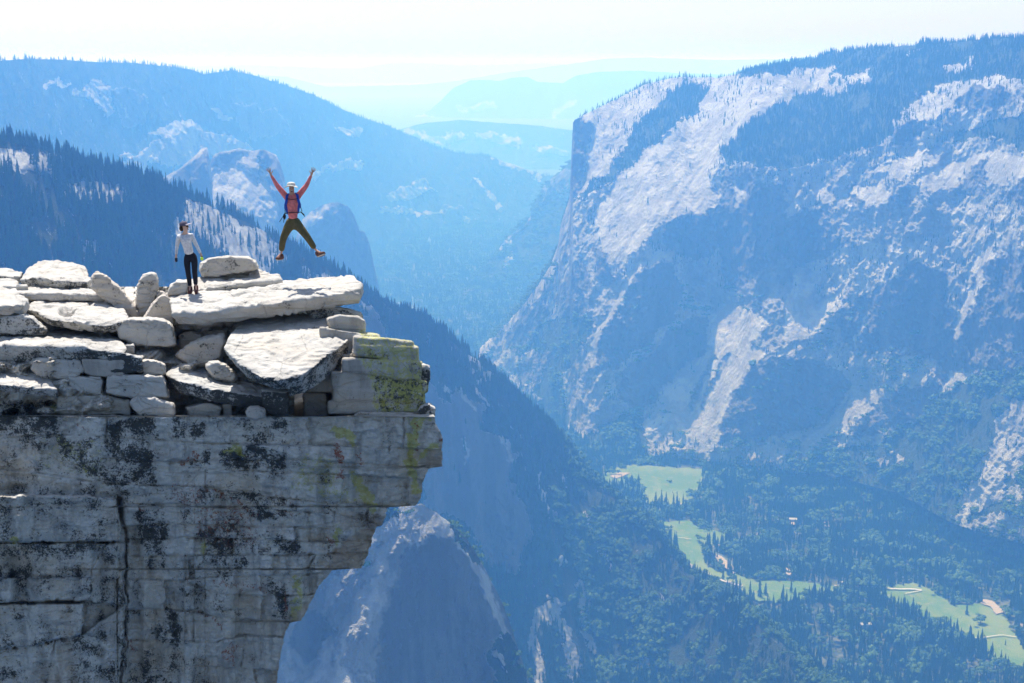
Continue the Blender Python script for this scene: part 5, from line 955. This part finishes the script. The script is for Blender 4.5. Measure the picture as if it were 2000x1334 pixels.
# ---- the woman
Y0 = 33.0
wom = root('person', A(377, 572, Y0), 'person in pale knit top, black leggings and cap standing on the slab')
J = {'pel': (A(372, 499, Y0), (.135, .10)), 'wai': (A(368, 487, Y0-.03), (.105, .08)), 'che': (A(363, 470, Y0-.08), (.13, .095)), 'cl': (A(361, 459.5, Y0-.11), (.10, .07)),
     'nk': (A(361.5, 454, Y0-.13), .043), 'jaw': (A(362.5, 449, Y0-.17), (.052, .058)), 'hd': (A(361, 442, Y0-.17), (.07, .08)), 'crn': (A(359.5, 437, Y0-.16), (.062, .074)), 'ns': (A(367.2, 444.3, Y0-.2), .011),
     'sl': (A(349.5, 462, Y0-.10), .05), 'el': (A(345.5, 481, Y0-.05), .034), 'lw': (A(343.8, 499, Y0-.14), .023), 'sr': (A(373.5, 459.5, Y0-.10), .05), 'er': (A(384, 480, Y0-.05), .034), 'rw': (A(392.5, 496.5, Y0-.12), .023),
     'hl': (A(365, 504, Y0), .078), 'kl': (A(367, 530, Y0-.03), .050), 'al': (A(371, 556, Y0+.02), .035), 'fl': (A(370, 569, Y0-.08), .034), 'hr': (A(379.5, 503, Y0), .078), 'kr': (A(380, 529, Y0-.03), .050), 'ar': (A(382.3, 554, Y0+.02), .035), 'fr': (A(383, 567, Y0-.08), .034)}
chs = [['pel', 'wai', 'che', 'cl', 'nk', 'jaw', 'hd', 'crn'], ['cl', 'sl', 'el', 'lw'], ['cl', 'sr', 'er', 'rw'], ['pel', 'hl', 'kl', 'al', 'fl'], ['pel', 'hr', 'kr', 'ar', 'fr'], ['hd', 'ns']]
chs += hand(J, 'l', J['lw'][0], A(344, 512, Y0-.16)-J['lw'][0], Vector((0.3, -1, 0)), -1, .15, .22, .08)
chs += hand(J, 'r', J['rw'][0], A(395, 508, Y0-.16)-J['rw'][0], Vector((0.5, -1, 0)), -1, .145, .3, .05)
for k in ('pel', 'wai', 'hl', 'hr', 'kl', 'kr', 'al', 'ar', 'fl', 'fr', 'che', 'sl', 'sr', 'el', 'er'): r_ = J[k][1]; J[k+'_'] = J[k]; J[k] = (J[k][0], tuple(x*.62 for x in r_) if isinstance(r_, tuple) else r_*.62)
skin_mesh('body', J, chs, K_skin2, wom)
for k in [k for k in J if k.endswith('_')]: J[k[:-1]] = J[k]
C = fat(['wai', 'che', 'cl', 'sl', 'el', 'sr', 'er'], 1.30, J); C['hem'] = (A(370, 497.5, Y0-.02), (.16, .125)); C['top'] = (A(361.5, 456.5, Y0-.12), .062); C['l9'] = (J['lw'][0].lerp(J['el'][0], .08), .032); C['r9'] = (J['rw'][0].lerp(J['er'][0], .08), .032)
C['lm'] = (J['lw'][0].lerp(J['el'][0], .5), .038); C['rm'] = (J['rw'][0].lerp(J['er'][0], .5), .038); C['el'] = (C['el'][0], .046); C['er'] = (C['er'][0], .046)
skin_mesh('knit_top', C, [['hem', 'wai', 'che', 'cl', 'top'], ['cl', 'sl', 'el', 'lm', 'l9'], ['cl', 'sr', 'er', 'rm', 'r9']], K_white, wom)
C = {'top': (A(370.3, 490, Y0), (.11, .085)), 'pel': (A(372, 500, Y0), (.155, .115)), 'hl': (A(364.8, 506, Y0), .092), 'hr': (A(379.8, 505, Y0), .092), 'tl': (A(365.5, 518, Y0-.02), .080), 'tr': (A(380, 517, Y0-.02), .080), 'kl': (J['kl'][0], .066), 'kr': (J['kr'][0], .066),
     'ml': (A(368.8, 541, Y0+.02), .064), 'mr': (A(381.2, 540, Y0+.02), .064), 'cl': (A(371.1, 560, Y0+.02), .050), 'cr': (A(382.4, 558, Y0+.02), .050)}
skin_mesh('leggings', C, [['top', 'pel', 'hl', 'tl', 'kl', 'ml', 'cl'], ['pel', 'hr', 'tr', 'kr', 'mr', 'cr']], K_leg, wom)
for a, h, t in (((371.2, 558), (371.8, 570), (369.5, 572.5)), ((382.5, 556), (383.2, 568), (383.0, 571))):
    B = {'a': (A(*a, Y0+.02), .060), 'h': (A(*h, Y0+.02), (.058, .060)), 'm': (A((h[0]+t[0])/2, (h[1]+t[1])/2, Y0-.08), (.058, .05)), 't': (A(*t, Y0-.19), (.050, .036))}
    skin_mesh('boot', B, [['a', 'h', 'm', 't']], K_tan, wom)
blob('cap', A(358.5, 438.8, Y0-.15), (.098, .105, .085), K_cap, wom, lambda x, y, z: (x, y, max(z, -.3)))
R_ = Matrix.Rotation(R(-12), 3, 'Y')
blob('cap_brim', A(367.8, 437.6, Y0-.19), (.085, .075, .012), K_visor, wom, lambda x, y, z: (x, y, z-.8*y*y), 18, R_)
blob('hair', A(354.5, 445.5, Y0-.10), (.052, .075, .075), K_dark, wom, None, 16); blob('sunglasses', A(365.8, 442.3, Y0-.215), (.034, .035, .016), K_lens, wom, None, 12)
ball = bpy.data.objects.new('bottle', None); col.objects.link(ball); ball.location = A(394.2, 506.5, Y0-.18); bpy.context.view_layer.update(); tag(ball, 'lime-yellow bottle held low in the hand of the person in the cap', 'bottle')
blob('bottle_body', A(394.2, 505.2, Y0-.2), (.036, .036, .042), K_lime, ball, lambda x, y, z: (np.sign(x)*abs(x)**.8, y, z), 18); blob('bottle_cap', A(394.2, 501.3, Y0-.2), (.016, .016, .016), K_blk, ball, None, 12)
cmr = blob('gadget', A(344.3, 507.5, Y0-.2), (.030, .022, .05), K_blk, None, lambda x, y, z: (np.sign(x)*abs(x)**.6, np.sign(y)*abs(y)**.6, np.sign(z)*abs(z)**.6), 14); cmr.name = 'phone'; tag(cmr, 'small dark handheld device in the other hand of the person in the cap', 'phone')
# haze: one closed box of even air round the whole place ---------------------------
HZ = [(-130000, 130000), (-3000, 130000), (FLOOR-70, 250)]
V = [(x, y, z) for z in HZ[2] for y in HZ[1] for x in HZ[0]]
me = bpy.data.meshes.new('haze'); me.from_pydata(V, [], [(0, 2, 3, 1), (4, 5, 7, 6), (0, 1, 5, 4), (2, 6, 7, 3), (0, 4, 6, 2), (1, 3, 7, 5)])
hz = bpy.data.objects.new('haze', me); col.objects.link(hz); tag(hz, kind='stuff')
m = bpy.data.materials.new('haze'); m.use_nodes = True; m.node_tree.nodes.clear()
o_ = m.node_tree.nodes.new('ShaderNodeOutputMaterial'); pv = m.node_tree.nodes.new('ShaderNodeVolumePrincipled')
pv.inputs['Color'].default_value = (.112, .365, .98, 1); pv.inputs['Density'].default_value = 1.95e-4
pv.inputs['Absorption Color'].default_value = (1, 1, 1, 1); pv.inputs['Anisotropy'].default_value = .3
m.node_tree.links.new(pv.outputs[0], o_.inputs['Volume']); me.materials.append(m)
